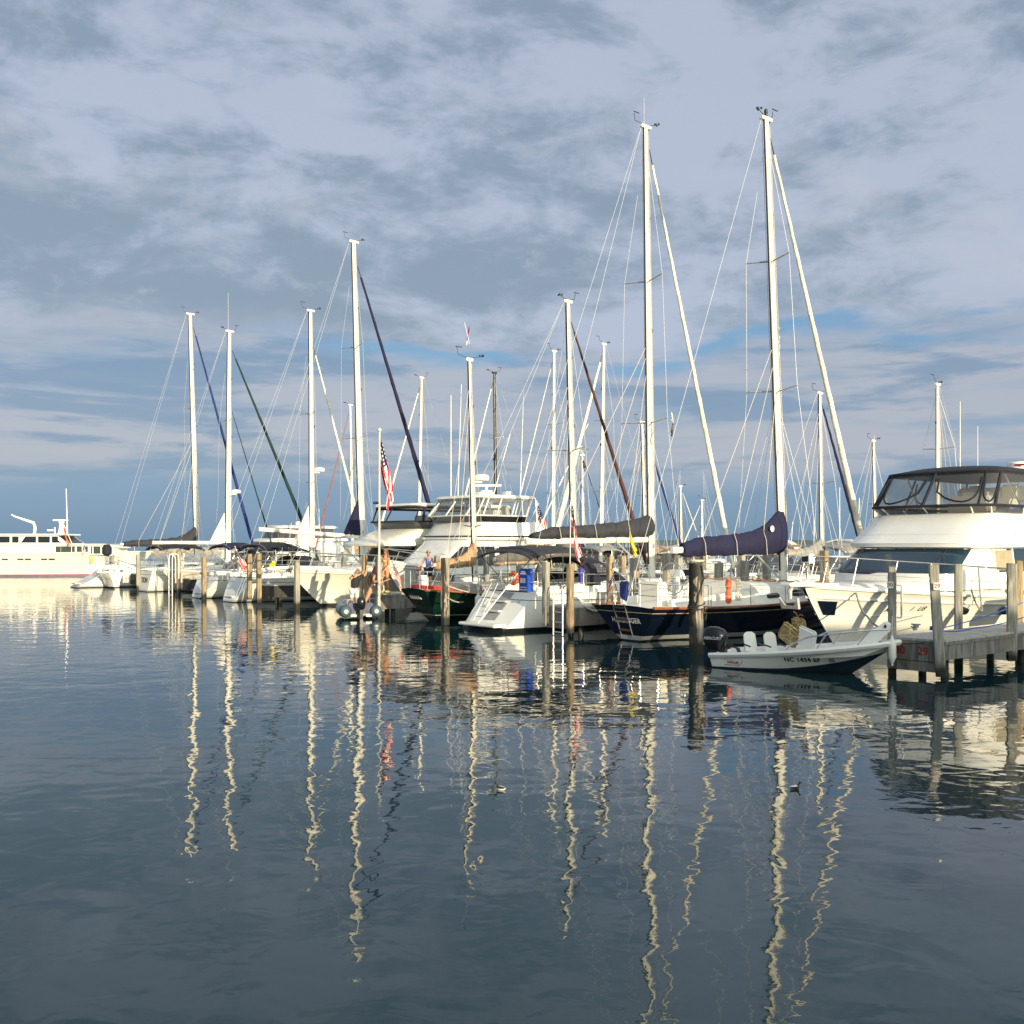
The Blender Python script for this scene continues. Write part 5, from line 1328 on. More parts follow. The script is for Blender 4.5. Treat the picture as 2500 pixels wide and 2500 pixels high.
m = bpy.data.materials.new('giraffe_pattern_cloth'); m.use_nodes = True; q = G(m.node_tree)
vo = q.n('ShaderNodeTexVoronoi', feature='DISTANCE_TO_EDGE', Scale=7.0); q.put(vo.inputs['Vector'], q.n('ShaderNodeTexCoord').outputs['Object'])
m.node_tree.links.new(q.mix(q.sstep(vo.outputs['Distance'], .03, .07), (.62, .50, .24), (.30, .21, .085)), m.node_tree.nodes['Principled BSDF'].inputs['Base Color']); m.node_tree.nodes['Principled BSDF'].inputs['Roughness'].default_value = .85
ob.data.materials[0] = m
def on_skiff(x, y, z): return V((SK.location.x + math.cos(ang) * x - math.sin(ang) * y, SK.location.y + math.sin(ang) * x + math.cos(ang) * y, z))
ob.location = on_skiff(1.56, .02, .76); ob.rotation_euler = (.72, -.42, ang + 1.2)
tag(ob, 'tan giraffe-patterned bag cushion leaning in the white skiff', 'cushion')
b = MB(); b.box((0, 0, .0), (.12, .38, .48), top=(1, .9)); ob = b.build('patterned_cushion', m, bev=.05); ob.location = on_skiff(1.70, .25, .92); ob.rotation_euler = (.1, -.35, ang + 1.3)
tag(ob, 'second giraffe-patterned cushion with ties standing taller behind the first in the skiff', 'cushion')
t_ = MB(); t_.tube([(0, 0, .24), (.02, .05, .33), (.0, .10, .37)], .012, 5); t_.tube([(0, .02, .24), (.03, -.05, .31), (.02, -.12, .29)], .012, 5); t_.build('tie', mat('brown_tie', (.35, .14, .06), .8), ob)
b = MB(); b.box((0, 0, 0), (.10, .44, .50)); ob = b.build('white_cushion', WHITE, bev=.04); ob.location = on_skiff(1.98, -.10, .72); ob.rotation_euler = (.35, -.35, ang + 1.25)
tag(ob, 'white square cushion leaning against the patterned cushions in the skiff', 'cushion')
b = MB(); b.prism([(2.85, -.34, .48), (3.62, -.10, 1.10), (3.72, -.06, 1.04), (3.70, -.05, .88), (3.38, -.25, .54)], (.03, .07, .03)); o = b.build('bow_seat_lid', WHITE, r, bev=.008)
b = MB(); b.ell((3.65, -.115, 1.01), (.028, .028, .04), 8, 6); b.build('latch', RUB, o)
rail(r, 'side_rail', [[h.sheer(1.7, sd, .0, .1), h.sheer(1.8, sd, .14, .1), h.sheer(2.2, sd, .28, .1), h.sheer(2.8, sd, .30, .10), h.sheer(3.4, sd, .30, .10), h.sheer(3.75, sd, .27, .04)] for sd in (-1, 1)] +
     [[h.sheer(2.35, sd, 0, .1), h.sheer(2.55, sd, .29, .1)] for sd in (-1, 1)] + [[h.sheer(3.15, sd, 0, .1), h.sheer(3.4, sd, .30, .1)] for sd in (-1, 1)], .016)
b = MB(); rr = random.Random(4)
for k in range(5): b.ell((2.75 + rr.uniform(-.12, .25), -.25 + rr.uniform(-.1, .1), .44 + rr.uniform(0, .1)), (.12, .08, .10), 8, 6)
ob = b.build('life_vest_heap', mat('dark_vest', (.03, .02, .025), .8)); ob.location = SK.location; ob.rotation_euler.z = ang; tag(ob, 'dark life vests heaped in the bow of the white skiff', 'life vest')
b = MB(); b.tube([V((.0, 0, 0)), V((.03, 0, -.06)), V((.07, 0, -.05)), V((.08, 0, 0))], .012, 5); b.v = [tuple(V(p) + V((3.2, 0, .12))) for p in b.v]; b.build('tow_eye', STEEL, r)
fender('white fender hanging at the bow of the white skiff', on_skiff(3.80, -.22, .34), .085, .44)
# outboard
def outboard(parent_r, loc, sc, label, txt=None, rz=0.0, cat='outboard motor'):
    r = thing('outboard_motor', label, cat, loc, rz)
    b = MB(); rings = []
    prof = [(-.24, .13, -.16, .16), (-.12, .18, -.30, .24), (.04, .20, -.34, .30), (.18, .20, -.34, .29), (.28, .17, -.30, .20), (.34, .11, -.20, .06)]
    for (z, w_, x0, x1) in prof:
        n = 14; rings.append([V(((x0 + x1) / 2 + (x1 - x0) / 2 * math.copysign(abs(math.cos(a)) ** .6, math.cos(a)), w_ * math.copysign(abs(math.sin(a)) ** .7, math.sin(a)), z)) * sc for a in [2 * math.pi * j / n for j in range(n)]])
    b.loft(rings); cw = b.build('cowling', BLK, r, ang=50)
    b = MB(); b.box(V((-.04, 0, -.52)) * sc, (.20 * sc, .14 * sc, .66 * sc)); b.box(V((.16, 0, -.32)) * sc, (.22 * sc, .22 * sc, .34 * sc)); b.box(V((-.10, 0, -.88)) * sc, (.42 * sc, .20 * sc, .03 * sc)); b.build('mid_section', BLK, r, bev=.015)
    if txt:
        lettering(txt, .105 * sc, mat('silver_print', (.5, .5, .5), .4), cw, flat_fn((-.02 * sc, -.222 * sc, .06 * sc), (1, 0, 0), (0, -.03, 1)), shear=.25, bold=.003)
        b = MB(); b.ell(V((.20, -.17, .13)) * sc, (.05 * sc, .05 * sc, .04 * sc), 10, 8); b.build('badge', STEEL, cw)
    return r
om = outboard(None, on_skiff(-.16, .0, .56), .9, 'black outboard motor marked MERCURY on the skiff stern', 'MERCURY', ang)
b = MB()
for k in range(4): b.tube([(.18, -.05 + .04 * k, -.2), (.35, -.1 + .04 * k, -.05 - .03 * k), (.55, -.15 + .05 * k, -.16), (.62, -.18 + .05 * k, -.3)], .016, 5)
b.build('control_cable', RUB, om)

# ------------------------------------------------------------------ people
def skinned(joints, edges, root, m, name, parent, sub=1):
    names = list(joints); idx = {k: i for i, k in enumerate(names)}
    me = bpy.data.meshes.new('rig'); me.from_pydata([joints[k][0] for k in names], [(idx[a], idx[c]) for a, c in edges], [])
    ob = bpy.data.objects.new('rig', me); COL.objects.link(ob)
    md = ob.modifiers.new('skin', 'SKIN'); md.branch_smoothing = .6
    sk = me.skin_vertices[0].data
    for k in names:
        rr_ = joints[k][1]; rr_ = rr_ if isinstance(rr_, tuple) else (rr_, rr_); sk[idx[k]].radius = rr_; sk[idx[k]].use_root = (k == root)
    s2 = ob.modifiers.new('sub', 'SUBSURF'); s2.levels = sub; s2.render_levels = sub
    dg = bpy.context.evaluated_depsgraph_get(); out = bpy.data.meshes.new_from_object(ob.evaluated_get(dg))
    bpy.data.objects.remove(ob)
    out.materials.clear(); out.materials.append(m)
    for p in out.polygons: p.use_smooth = True; p.material_index = 0
    o = bpy.data.objects.new(name, out); COL.objects.link(o); o.parent = parent
    return o
SKIN1 = mat('tanned_skin', (.46, .23, .13), .55, var=.06); SKIN2 = mat('fair_skin', (.55, .31, .20), .55, var=.06)
HAIRD = mat('dark_brown_hair', (.03, .016, .010), .6, var=.3, vs=30); HAIRB = mat('light_brown_hair', (.22, .12, .05), .6, var=.3, vs=30); HAIRG = mat('grey_blond_hair', (.34, .27, .17), .6, var=.3, vs=30)
def person(label, loc, rz, J, skin, hair, hairlen, clothes, sc=1.0, female=False):
    """J: joint positions in metres: x right, y forward, z up"""
    r = thing('person', label, 'person', loc, rz); r.scale = (sc, sc, sc)
    T = {}; f = .88 if female else 1.0
    def a(n, p, rad): T[n] = (V(p), rad)
    a('pelvis', J['pelvis'], .118); a('waist', V(J['pelvis']).lerp(V(J['chest']), .5), .108 * f); a('chest', J['chest'], .132 * f); a('neck', J['neck'], .055)
    n0, h0 = V(J['neck']), V(J['head']); fw = V(J.get('face', (0, 1, 0))).normalized(); rt_ = fw.cross((h0 - n0).normalized())
    a('jaw', n0.lerp(h0, .55) + fw * .02, .068); a('head', h0, .088); a('crown', h0 + (h0 - n0).normalized() * .075, .066); a('nose', h0 + fw * .115 - (h0 - n0).normalized() * .015, .014)
    E = [('pelvis', 'waist'), ('waist', 'chest'), ('chest', 'neck'), ('neck', 'jaw'), ('jaw', 'head'), ('head', 'crown'), ('head', 'nose')]
    for s_ in 'LR':
        a('sh' + s_, J['sh' + s_], .062 * f); a('el' + s_, J['el' + s_], .043 * f); a('wr' + s_, J['wr' + s_], .028)
        w_ = V(J['wr' + s_]); e_ = V(J['el' + s_]); d = (w_ - e_).normalized(); sd = d.cross(V((0, 1, .2))).normalized()
        a('pm' + s_, w_ + d * .06, (.038, .022)); E += [('chest', 'sh' + s_), ('sh' + s_, 'el' + s_), ('el' + s_, 'wr' + s_), ('wr' + s_, 'pm' + s_)]
        for k, (o_, l_) in enumerate(((-.03, .075), (-.01, .085), (.01, .08), (.03, .065))):
            a('f%d' % k + s_, w_ + d * .10 + sd * o_, .010); a('t%d' % k + s_, w_ + d * (.09 + l_) + sd * o_ * 1.15 - V((0, .015, .01)), .008); E += [('pm' + s_, 'f%d' % k + s_), ('f%d' % k + s_, 't%d' % k + s_)]
        a('th' + s_, w_ + d * .055 - sd * .055 + V((0, .02, 0)), .011); E.append(('wr' + s_, 'th' + s_))
        a('hp' + s_, J['hp' + s_], .092); a('kn' + s_, J['kn' + s_], .058); a('cf' + s_, V(J['kn' + s_]).lerp(V(J['an' + s_]), .35) - V((0, .015, 0)), .055); a('an' + s_, J['an' + s_], .034)
        a('to' + s_, V(J['an' + s_]) + V((0, .16, -.04)), (.04, .025)); E += [('pelvis', 'hp' + s_), ('hp' + s_, 'kn' + s_), ('kn' + s_, 'cf' + s_), ('cf' + s_, 'an' + s_), ('an' + s_, 'to' + s_)]
    skinned(T, E, 'pelvis', skin, 'body', r, 2)
    up = (h0 - n0).normalized()
    b = MB(); rings = []
    hc = h0 + up * .015 - fw * .018
    Mx = Matrix((rt_, fw, up)).transposed()
    for i in range(9):
        th = math.pi * i / 8 * .62; rr_ = math.sin(th)
        rings.append([hc + Mx @ V((.098 * rr_ * math.cos(p_), .112 * rr_ * math.sin(p_) - .012 * (i / 8), .122 * math.cos(th) - (.02 * i / 8 if math.sin(p_) < .3 else -.055 * (i / 8)))) for p_ in [2 * math.pi * j / 14 for j in range(14)]])
    b.loft(rings, True, False)
    if hairlen: 
        p0 = hc - fw * .07 - up * .02
        b.tube([p0 + up * .08, p0 - fw * .045 - up * .08, p0 - fw * .06 - up * hairlen * .6, p0 - fw * .05 - up * hairlen], [.06, .085, .075, .02], 8)
    b.build('hair', hair, r)
    b = MB()
    for s_ in (-1, 1): b.ell(h0 + fw * .088 + rt_ * .033 * s_ + up * .012, (.013, .010, .008), 6, 5)
    b.build('eyes', BLK, r)
    for (nm, m_, kk) in clothes:
        def sub(keys, mul, ed, rt0):
            jj = {k: (T[k][0], tuple(x * mul for x in (T[k][1] if isinstance(T[k][1], tuple) else (T[k][1], T[k][1])))) for k in keys}
            return jj
        if kk == 'shirt':
            jj = sub(['pelvis', 'waist', 'chest', 'shL', 'shR'], 1.3, None, None); jj['pelvis'] = (V(J['pelvis']) - V((0, 0, .04)), .172); jj['waist'] = (jj['waist'][0], .165); jj['chest'] = (jj['chest'][0], .178)
            ed = [('pelvis', 'waist'), ('waist', 'chest'), ('chest', 'shL'), ('chest', 'shR')]
            for s_ in 'LR': jj['sl' + s_] = (V(J['sh' + s_]).lerp(V(J['el' + s_]), .75), (.082, .082)); ed.append(('sh' + s_, 'sl' + s_))
            skinned(jj, ed, 'pelvis', m_, nm, r)
        elif kk == 'tank':
            jj = sub(['pelvis', 'waist', 'chest'], 1.22, None, None); jj['top'] = (V(J['chest']).lerp(n0, .55), .125); jj['pelvis'] = (V(J['pelvis']), .155)
            skinned(jj, [('pelvis', 'waist'), ('waist', 'chest'), ('chest', 'top')], 'pelvis', m_, nm, r)
        elif kk == 'shorts':
            jj = sub(['pelvis', 'hpL', 'hpR'], 1.22, None, None); ed = [('pelvis', 'hpL'), ('pelvis', 'hpR')]
            for s_ in 'LR': jj['c' + s_] = (V(J['hp' + s_]).lerp(V(J['kn' + s_]), .8), (.098, .098)); ed.append(('hp' + s_, 'c' + s_))
            skinned(jj, ed, 'pelvis', m_, nm, r)
        elif kk == 'bottom':
            jj = {'p': (V(J['pelvis']) + V((0, 0, .03)), .150), 'q': (V(J['pelvis']) - V((0, 0, .06)), .145)}; skinned(jj, [('p', 'q')], 'p', m_, nm, r)
        elif kk == 'top':
            c_ = V(J['chest']); jj = {'p': (c_ + V((0, .0, .02)), .140), 'q': (c_ - V((0, -.0, .075)), .135)}; skinned(jj, [('p', 'q')], 'p', m_, nm, r)
    return r
def std(h0=0.0): return dict(pelvis=(0, 0, .93), chest=(0, .01, 1.27), neck=(0, .0, 1.46), head=(0, .03, 1.60), shL=(-.17, 0, 1.38), shR=(.17, 0, 1.38), elL=(-.22, -.02, 1.10), elR=(.22, -.02, 1.10),
    wrL=(-.22, .12, .88), wrR=(.22, .12, .88), hpL=(-.09, 0, .88), hpR=(.09, 0, .88), knL=(-.10, .03, .48), knR=(.10, .03, .48), anL=(-.10, 0, .08), anR=(.10, 0, .08))
pd = on_water(881, 1511)
J = std(); J.update(pelvis=(0, 0, .93), chest=(.03, .05, 1.26), neck=(.05, .10, 1.43), head=(.09, .15, 1.57), face=(.5, 1, .2), shL=(-.14, .06, 1.36), shR=(.20, .07, 1.38), elL=(.0, .34, 1.36), elR=(.40, .22, 1.45), wrL=(.22, .40, 1.52), wrR=(.44, .34, 1.70))
person('man in black T-shirt and pale shorts standing in the inflatable with arms raised', (pd.x - .36, pd.y + .75, .14), .05, J, SKIN2, mat('cropped_grey_hair', (.20, .13, .09), .7), 0, [('t_shirt', mat('black_cotton', (.018, .018, .02), .9), 'shirt'), ('shorts', mat('pale_blue_cotton', (.55, .60, .62), .9), 'shorts')])
J = std(); J.update(pelvis=(0, .0, .86), chest=(.13, -.02, 1.17), neck=(.16, -.03, 1.36), head=(.17, -.01, 1.50), face=(1, .4, 0), shL=(.06, .13, 1.29), shR=(.20, -.17, 1.29), elL=(.28, .22, 1.25), elR=(.46, -.12, 1.22), wrL=(.46, .28, 1.42), wrR=(.66, .0, 1.32),
    hpL=(-.05, .08, .80), hpR=(.02, -.10, .82), knL=(-.30, .10, .50), knR=(-.16, -.13, .47), anL=(-.52, .08, .16), anR=(-.38, -.15, .12))
person('woman in a white bikini with long dark hair leaning back on the dock ladder', (pd.x + .22, pd.y + .70, .12), .0, J, SKIN1, HAIRD, .42, [('bikini_top', FWHT, 'top'), ('bikini_bottom', FWHT, 'bottom')], .98, True)
pw = fp(941, .75)
J = std(); J.update(head=(-.04, .06, 1.60), face=(-.5, 1, -.2), elL=(-.20, .05, 1.10), wrL=(-.12, .22, .92), elR=(.24, .0, 1.10), wrR=(.10, .24, .93), knR=(.14, .08, .48), anR=(.18, .0, .08))
person('tanned woman in a yellow bikini standing on the finger dock by the steel flagpole', (pw.x, pw.y, .91), math.pi - .5, J, SKIN1, HAIRB, .35, [('bikini_top', mat('yellow_bikini', (.72, .62, .10), .8), 'top'), ('bikini_bottom', mat('yellow_white_bikini', (.75, .68, .35), .8), 'bottom')], .98, True)
b = MB(); b.box((0, 0, 0), (.34, .14, .5), top=(.8, .8)); ob = b.build('tote_bag', RED, bev=.05); ob.location = (pw.x - .33, pw.y - .2, 1.72); ob.rotation_euler = (0, .3, 0); tag(ob, 'red bag held between the two women by the pale pile', 'bag')
pw = fp(1046, 3.0)
J = std(); J.update(head=(-.03, .07, 1.58), face=(-.5, 1, -.35), wrL=(-.14, .3, 1.0), wrR=(.3, .2, 1.05), elR=(.3, -.03, 1.12))
person('woman with short hair in a blue tank top and dark shorts behind the green sailboat', (pw.x, pw.y, .91), math.pi - .35, J, SKIN2, HAIRG, 0, [('tank_top', mat('periwinkle_cotton', (.16, .22, .60), .9), 'tank'), ('shorts', mat('black_shorts', (.015, .016, .03), .9), 'shorts')], .96, True)
b = MB()
for k in range(5): b.ell((rnd.uniform(-.3, .3), rnd.uniform(-.1, .1), .04), (.12, .06, .05), 8, 6)
ob = b.build('towel', mat('yellow_towel', (.55, .5, .15), .9)); ob.location = fp(950, .7) + V((0, 0, .92)); tag(ob, 'yellow towel dropped on the dock end by the steel flagpole', 'towel')

# inflatable boat with black outboard
r = thing('inflatable_boat', 'grey inflatable boat with blue-grey tube cones beside the dock', 'inflatable boat', (pd.x, pd.y, 0), R(105))
b = MB(); TB = mat('inflatable_fabric', (.30, .33, .36), .6, var=.1)
for sd in (-1, 1):
    pass
pts = [V((0, -.56, .28)), V((.8, -.57, .28)), V((1.8, -.55, .30)), V((2.4, -.40, .36)), V((2.7, 0, .42)), V((2.4, .40, .36)), V((1.8, .55, .30)), V((.8, .57, .28)), V((0, .56, .28))]
sm = []
for i in range(len(pts) - 1):
    for k in range(4): sm.append(pts[i].lerp(pts[i + 1], k / 4))
sm.append(pts[-1]); b.tube(sm, .225, 14); b.build('tube', TB, r, ang=60)
b = MB(); b.box((1.2, 0, .16), (2.4, .9, .06)); b.build('floor', TB, r); b = MB(); b.box((.05, 0, .34), (.06, .9, .50)); b.build('transom', mat('navy_transom', (.02, .025, .09), .5), r, bev=.01)
CN = mat('blue_grey_cone', (.045, .085, .11), .55, var=.1)
for sd in (-1, 1):
    b = MB(); b.lathe([(.232, .35), (.232, 0), (.215, -.10), (.16, -.16), (.08, -.18)], (0.02, sd * .56, .28), 18, rot=Matrix.Rotation(math.pi / 2, 3, 'Y')); o = b.build('tube_cone', CN, r)
    b = MB(); b.ell((-.17, sd * .56, .28), (.05, .085, .085), 12, 8); b.build('end_cap', GREYW, o)
b = MB()
for y in (-.28, .28): b.box((-.05, y, .12), (.2, .22, .06))
b.build('transom_skid', CREAM, r, bev=.01)
outboard(None, (pd.x + .05, pd.y - .28, .56), .80, 'smaller black outboard motor on the inflatable boat', None, R(105))
ob = MB(); ob.box((0, 0, 0), (.03, .32, .10))
line('tow_rope', 'rope lying over the bow of the inflatable boat', [(pd.x - .75, pd.y + 1.2, .52), (pd.x - .95, pd.y + 1.7, .58), (pd.x - .7, pd.y + 2.2, .62)], .02, ROPE, .02)

# ------------------------------------------------------------------ classic yacht far left
YC = 86.0
def cx(px): return (px - 1250) / 2500 * YC
r = thing('motor_yacht', 'long old cream motor yacht with red waterline stripe on the far left', 'motor yacht', (cx(345) - 34, YC + 2.6, 0), 0)
h = Hull(34.0, 5.2, (1.7, 1.85, 2.1), tw=.8, rt=0, rb=2.0, ws=.95, wb=.3, tm=.5, bp=2.6, bq=.7)
h.build(r, [mat('grey_blue_bottom', (.22, .24, .32), .5), REDST, WHITE, WHITE], boot=(.05, .085), n=26); h.deck(r, DECKW); sheer_strip(h, r, CREAM, .07, 0, 'gunwale')
lx = lambda px: cx(px) - (cx(345) - 34)
b = MB(); b.box(((lx(-20) + lx(265)) / 2, 0, 2.25), (lx(265) - lx(-20), 3.6, .85)); dhs = b.build('deckhouse', WHITE, r, bev=.05)
b = MB(); b.prism([(lx(-20), -2.1, 2.66), (lx(250), -2.1, 2.66), (lx(283), -.8, 2.40), (lx(283), .8, 2.40), (lx(250), 2.1, 2.66), (lx(-20), 2.1, 2.66)], (0, 0, .12)); b.build('cabin_roof', WHITE, r, bev=.03)
for px0, px1 in ((126, 138), (139, 164), (166, 173), (178, 190), (193, 205), (213, 216), (219, 236)):
    b = MB(); b.box(((lx(px0) + lx(px1)) / 2, -1.82, 2.25), (lx(px1) - lx(px0), .03, .62)); b.build('window', CLEAR, dhs)
ph = MB(); ph.loft([[V((lx(-20), y, 2.75)), V((lx(156), y, 2.75)), V((lx(126), y, 3.50)), V((lx(-20), y, 3.50))] for y in (-1.7, 1.7)]); pho = ph.build('pilothouse', WHITE, r, bev=.03)
b = MB(); b.box(((lx(-20) + lx(142)) / 2, 0, 3.56), (lx(142) - lx(-20), 3.9, .12)); b.build('pilothouse_roof', WHITE, r, bev=.03)
for px0, px1 in ((-18, 11), (17, 33), (50, 76), (81, 110), (115, 130)):
    b = MB(); b.loft([[V((lx(px0) + (0 if px0 != 50 else -.4), -1.72, 2.87)), V((lx(px1) + (.25 if px1 == 130 else 0), -1.72, 2.87)), V((lx(px1) - (.3 if px1 == 130 else 0), -1.72, 3.40)), V((lx(px0) + (.2 if px0 == 50 else 0), -1.72, 3.40))], [V((lx(px0), -1.70, 2.87)), V((lx(px1), -1.70, 2.87)), V((lx(px1), -1.70, 3.4)), V((lx(px0), -1.70, 3.4))]]); b.build('window', GLASSK, pho)
b = MB(); b.loft([[V((lx(132) - .02, y, 3.4)), V((lx(154), y, 2.85))] for y in (-1.4, -.5, .5, 1.4)], False, False, closed=False); b.build('windscreen', GLASSK, pho, thick=.03)
b = MB(); b.box((lx(93), -1.76, 2.68), (1.6, .05, .07)); b.build('name_board', TEAK, r)
b = MB(); b.lathe([(.35, 0), (.25, .4), (.2, .9), (.3, 1.1), (.1, 1.15)], (lx(117), 0, 3.6), 10); b.box((lx(115), 0, 4.82), (1.25, .25, .12)); b.box((lx(88), .2, 3.95), (.5, .4, .14)); b.tube([(lx(100), 0, 3.6), (lx(100), 0, 4.2)], .06, 6); b.build('radar_mast', WHITE, r)
b = MB(); b.tube([(lx(138), -.5, 3.6), (lx(135), -.5, z_at(1190, YC))], [.06, .03], 6); b.build('antenna', WHITE, r)
b = MB(); b.tube([(lx(46), .2, 3.6), (lx(48), .2, 4.2), (lx(44), .2, 4.6), (lx(0), .2, 5.1), (lx(-12), .2, 5.3)], [.13, .12, .13, .08, .06], 8); b.build('boat_crane', WHITE, r)
for px0 in (8, 45, 63, 101, 119):
    b = MB(); b.box((lx(px0), h.pt(h.x_t(lx(px0)), .83, -1).y - .01, 1.48), (.5, .03, .10)); b.build('vent', RUB, r)
for px0 in (123, 157, 189):
    b = MB(); p = h.pt(h.x_t(lx(px0)), .33, -1); b.ell((p.x, p.y, p.z + .1), (.08, .02, .08), 10, 6); b.build('porthole', GLASSK, r)
flag('flag', 'orange furled flag on a slanting staff on the old cream yacht', (cx(155), YC, z_at(1282, YC)), .45, 1.55, -74, (.4, 0), 'orange', staff=((cx(176), YC, 2.75), (cx(153), YC, z_at(1274, YC)), .03, WHITE), seed=5)

# ------------------------------------------------------------------ bow-out cruiser on the left and boats beyond the walkway
def cruiser(label, S, v, flip, L=9.0, B=3.1, top=CGREY, arch=True, hm=None, canopy=True, seed=1, group=None, cab=.85, hardtop=False):
    rr = random.Random(seed); hm = hm or WHITE
    r = boat_root('motor_cruiser', label, 'motor boat', S, v, flip, group)
    h = Hull(L, B, (.95, 1.0, 1.35), tw=.88, rt=0, rb=1.5, ws=.93, wb=.18, tm=.42, bp=2.2, bq=.78, fe=1.8)
    h.build(r, [BLACKH, BLACKH, hm, WHITE], boot=(.03, .08), n=18); h.deck(r, WHITE, camber=.15); sheer_strip(h, r, GREYW, .035, 0, 'rub_rail')
    x0, x1 = L * .30, L * .56
    house(r, 'deckhouse', WHITE, [(.9, (x1, x0, B * .40, 1.6)), (1.3, (x1 - .1, x0, B * .39, 1.3)), (1.3 + .02, (x1 - .1, x0, B * .38, 1.2))])
    lv = [(1.32, (x1 - .2, x0, B * .38, 1.1)), (1.32 + cab, (x1 - 1.1, x0, B * .33, .7))]
    rg = [[V((x, y, z)) for (x, y) in plan(*a)] for (z, a) in lv]
    panel(r, 'windscreen', SMOKE if canopy else GLASSK, rg[0], rg[1], 0, 22); b = MB(); b.tube(rg[1], .03, 5)
    for j in (0, 2, 5, 11, 17, 20, 22): b.tube([rg[0][j], rg[1][j]], .03, 5)
    b.build('windscreen_frame', WHITE if arch else RUB, r)
    if arch:
        b = MB(); n = 16
        pts = [V((x0 + .35 * math.sin(math.pi * i / n) * -1 + .1, B * .46 * math.cos(math.pi * i / n), .95 + 2.0 * math.sin(math.pi * i / n) ** .45)) for i in range(n + 1)]
        rings = [[p + V((-.28, 0, 0)), p + V((-.28, 0, 0)) * 1 + V((0, .06 * math.cos(math.pi * i / n), .08)), p + V((.22, .06 * math.cos(math.pi * i / n), .08)), p + V((.22, 0, 0))] for i, p in enumerate(pts)]
        b.loft(rings); b.build('radar_arch', WHITE, r)
    if hardtop: house(r, 'hardtop', WHITE, [(2.35, (x1 - .6, x0 - 1, B * .38, .5)), (2.5, (x1 - .7, x0 - 1, B * .36, .45))], bottom=True)
    elif canopy: bimini(r, top, x0 - 1.6, x1 - .9, B * .40, 2.75 if arch else 2.5, 1.1, droop=.25)
    bow_rail(r, h, L * .5, .6, n=5, tip=.05)
    b = MB(); b.tube([(x0, B * .3, 2.2), (x0 - .2, B * .3, 2.2 + rr.uniform(1.5, 3))], .012, 5); b.build('antenna', WHITE, r)
    return r
cruiser('cream motor cruiser moored bow out between the lettered stern and the white ladder', 36.6, 11.2, True, 10.5, 3.4, CBLUEK, False, CREAM, True, 3)
cruiser('white motor cruiser moored inside beside the rounded pale grey stern', 42.3, 12.5, True, 9.5, 3.2, CBLUEK, False, WHITE, True, 4)
far_c = [
    ('white express cruiser with big curved arch and grey canopy beyond the navy sail cover', 9.0, 28.0, 9.5, CGREY, True),
    ('white express cruiser with tan canopy under the tall navy mast', 12.8, 27.5, 8.5, canvas('taupe_canvas', (.20, .17, .14)), True),
    ('white cruiser with grey awning beyond the charcoal sail cover', 19.2, 28.0, 9.0, CGREY, False),
    ('white cruiser with green awning beyond the drooping flag', 25.4, 28.0, 8.5, CGREEN, False),
    ('white cruiser with hard roof beyond the tan sail covers', 37.5, 29.0, 9.5, CGREY, False),
    ('white cruiser with blue awning beyond the white sail wedge', 46.8, 29.0, 9.0, CNAVY, True),
    ('white flybridge-like cruiser beyond the plain white boom', 50.5, 30.0, 11.0, CGREY, True),
]
for i, (lb, S, v, L, tp_, ar) in enumerate(far_c): cruiser(lb, S, v, True, L, 3.2, tp_, ar, seed=20 + i, group='motor boats beyond the walkway', hardtop=(i == 4))

def far_sail(label, px, top_px, py, v, bow_in, m=MASTW, jib=None, cover=CBLUEK, L=10.5, seed=1, spr=((.5, .9),), hw=.10, jibk=.95, v_len=None, hm=None):
    S = s_at(px, v); v0 = v - L * .58 if not bow_in else v + L * .58
    r = boat_root('sailboat', label, 'sailboat', S, v0, bow_in, 'sailboats beyond the walkway')
    h = Hull(L, L * .31, (1.0, .95, 1.25), tw=.7, rt=.5, rb=1.2, ws=.8, wb=.22)
    h.build(r, [BLACKH, BLACKH, hm or WHITE, WHITE], boot=(.03, .09), n=16); h.deck(r, DECKW)
    trunk(r, WHITE, L * .34, L * .74, L * .11, L * .06, .95, 1.0, .42, .25, windows=[(L * .4, L * .55, .3, .75)])
    xm = L * .58
    dpx = (top_px - px); Y = dock(S, v).y; dx = dpx / 2500 * Y / HX * (-1 if bow_in else 1)
    make_mast(r, xm, 1.35, xm + dx, z_at(py, Y), hw, m, spr, h, xm - .2, seed, jib=None if not jib else (jibk, (L - .3, 0, 1.35), jib[1], jib[0]), back=[(.5, 0, 1.0)], sweep=.15)
    make_boom(r, xm - .12, L * .2, 2.3, m, .07, cover, .28, .5, seed=seed)
    pulpit(r, h, L - 1.4); pushpit(r, h, 1.3, x0=.65)
    if seed % 2: bimini(r, (CNAVY, CGREY, CBLUEK, CTAN)[seed % 4], .7, 2.6, L * .11, 2.55, 1.1)
    return r
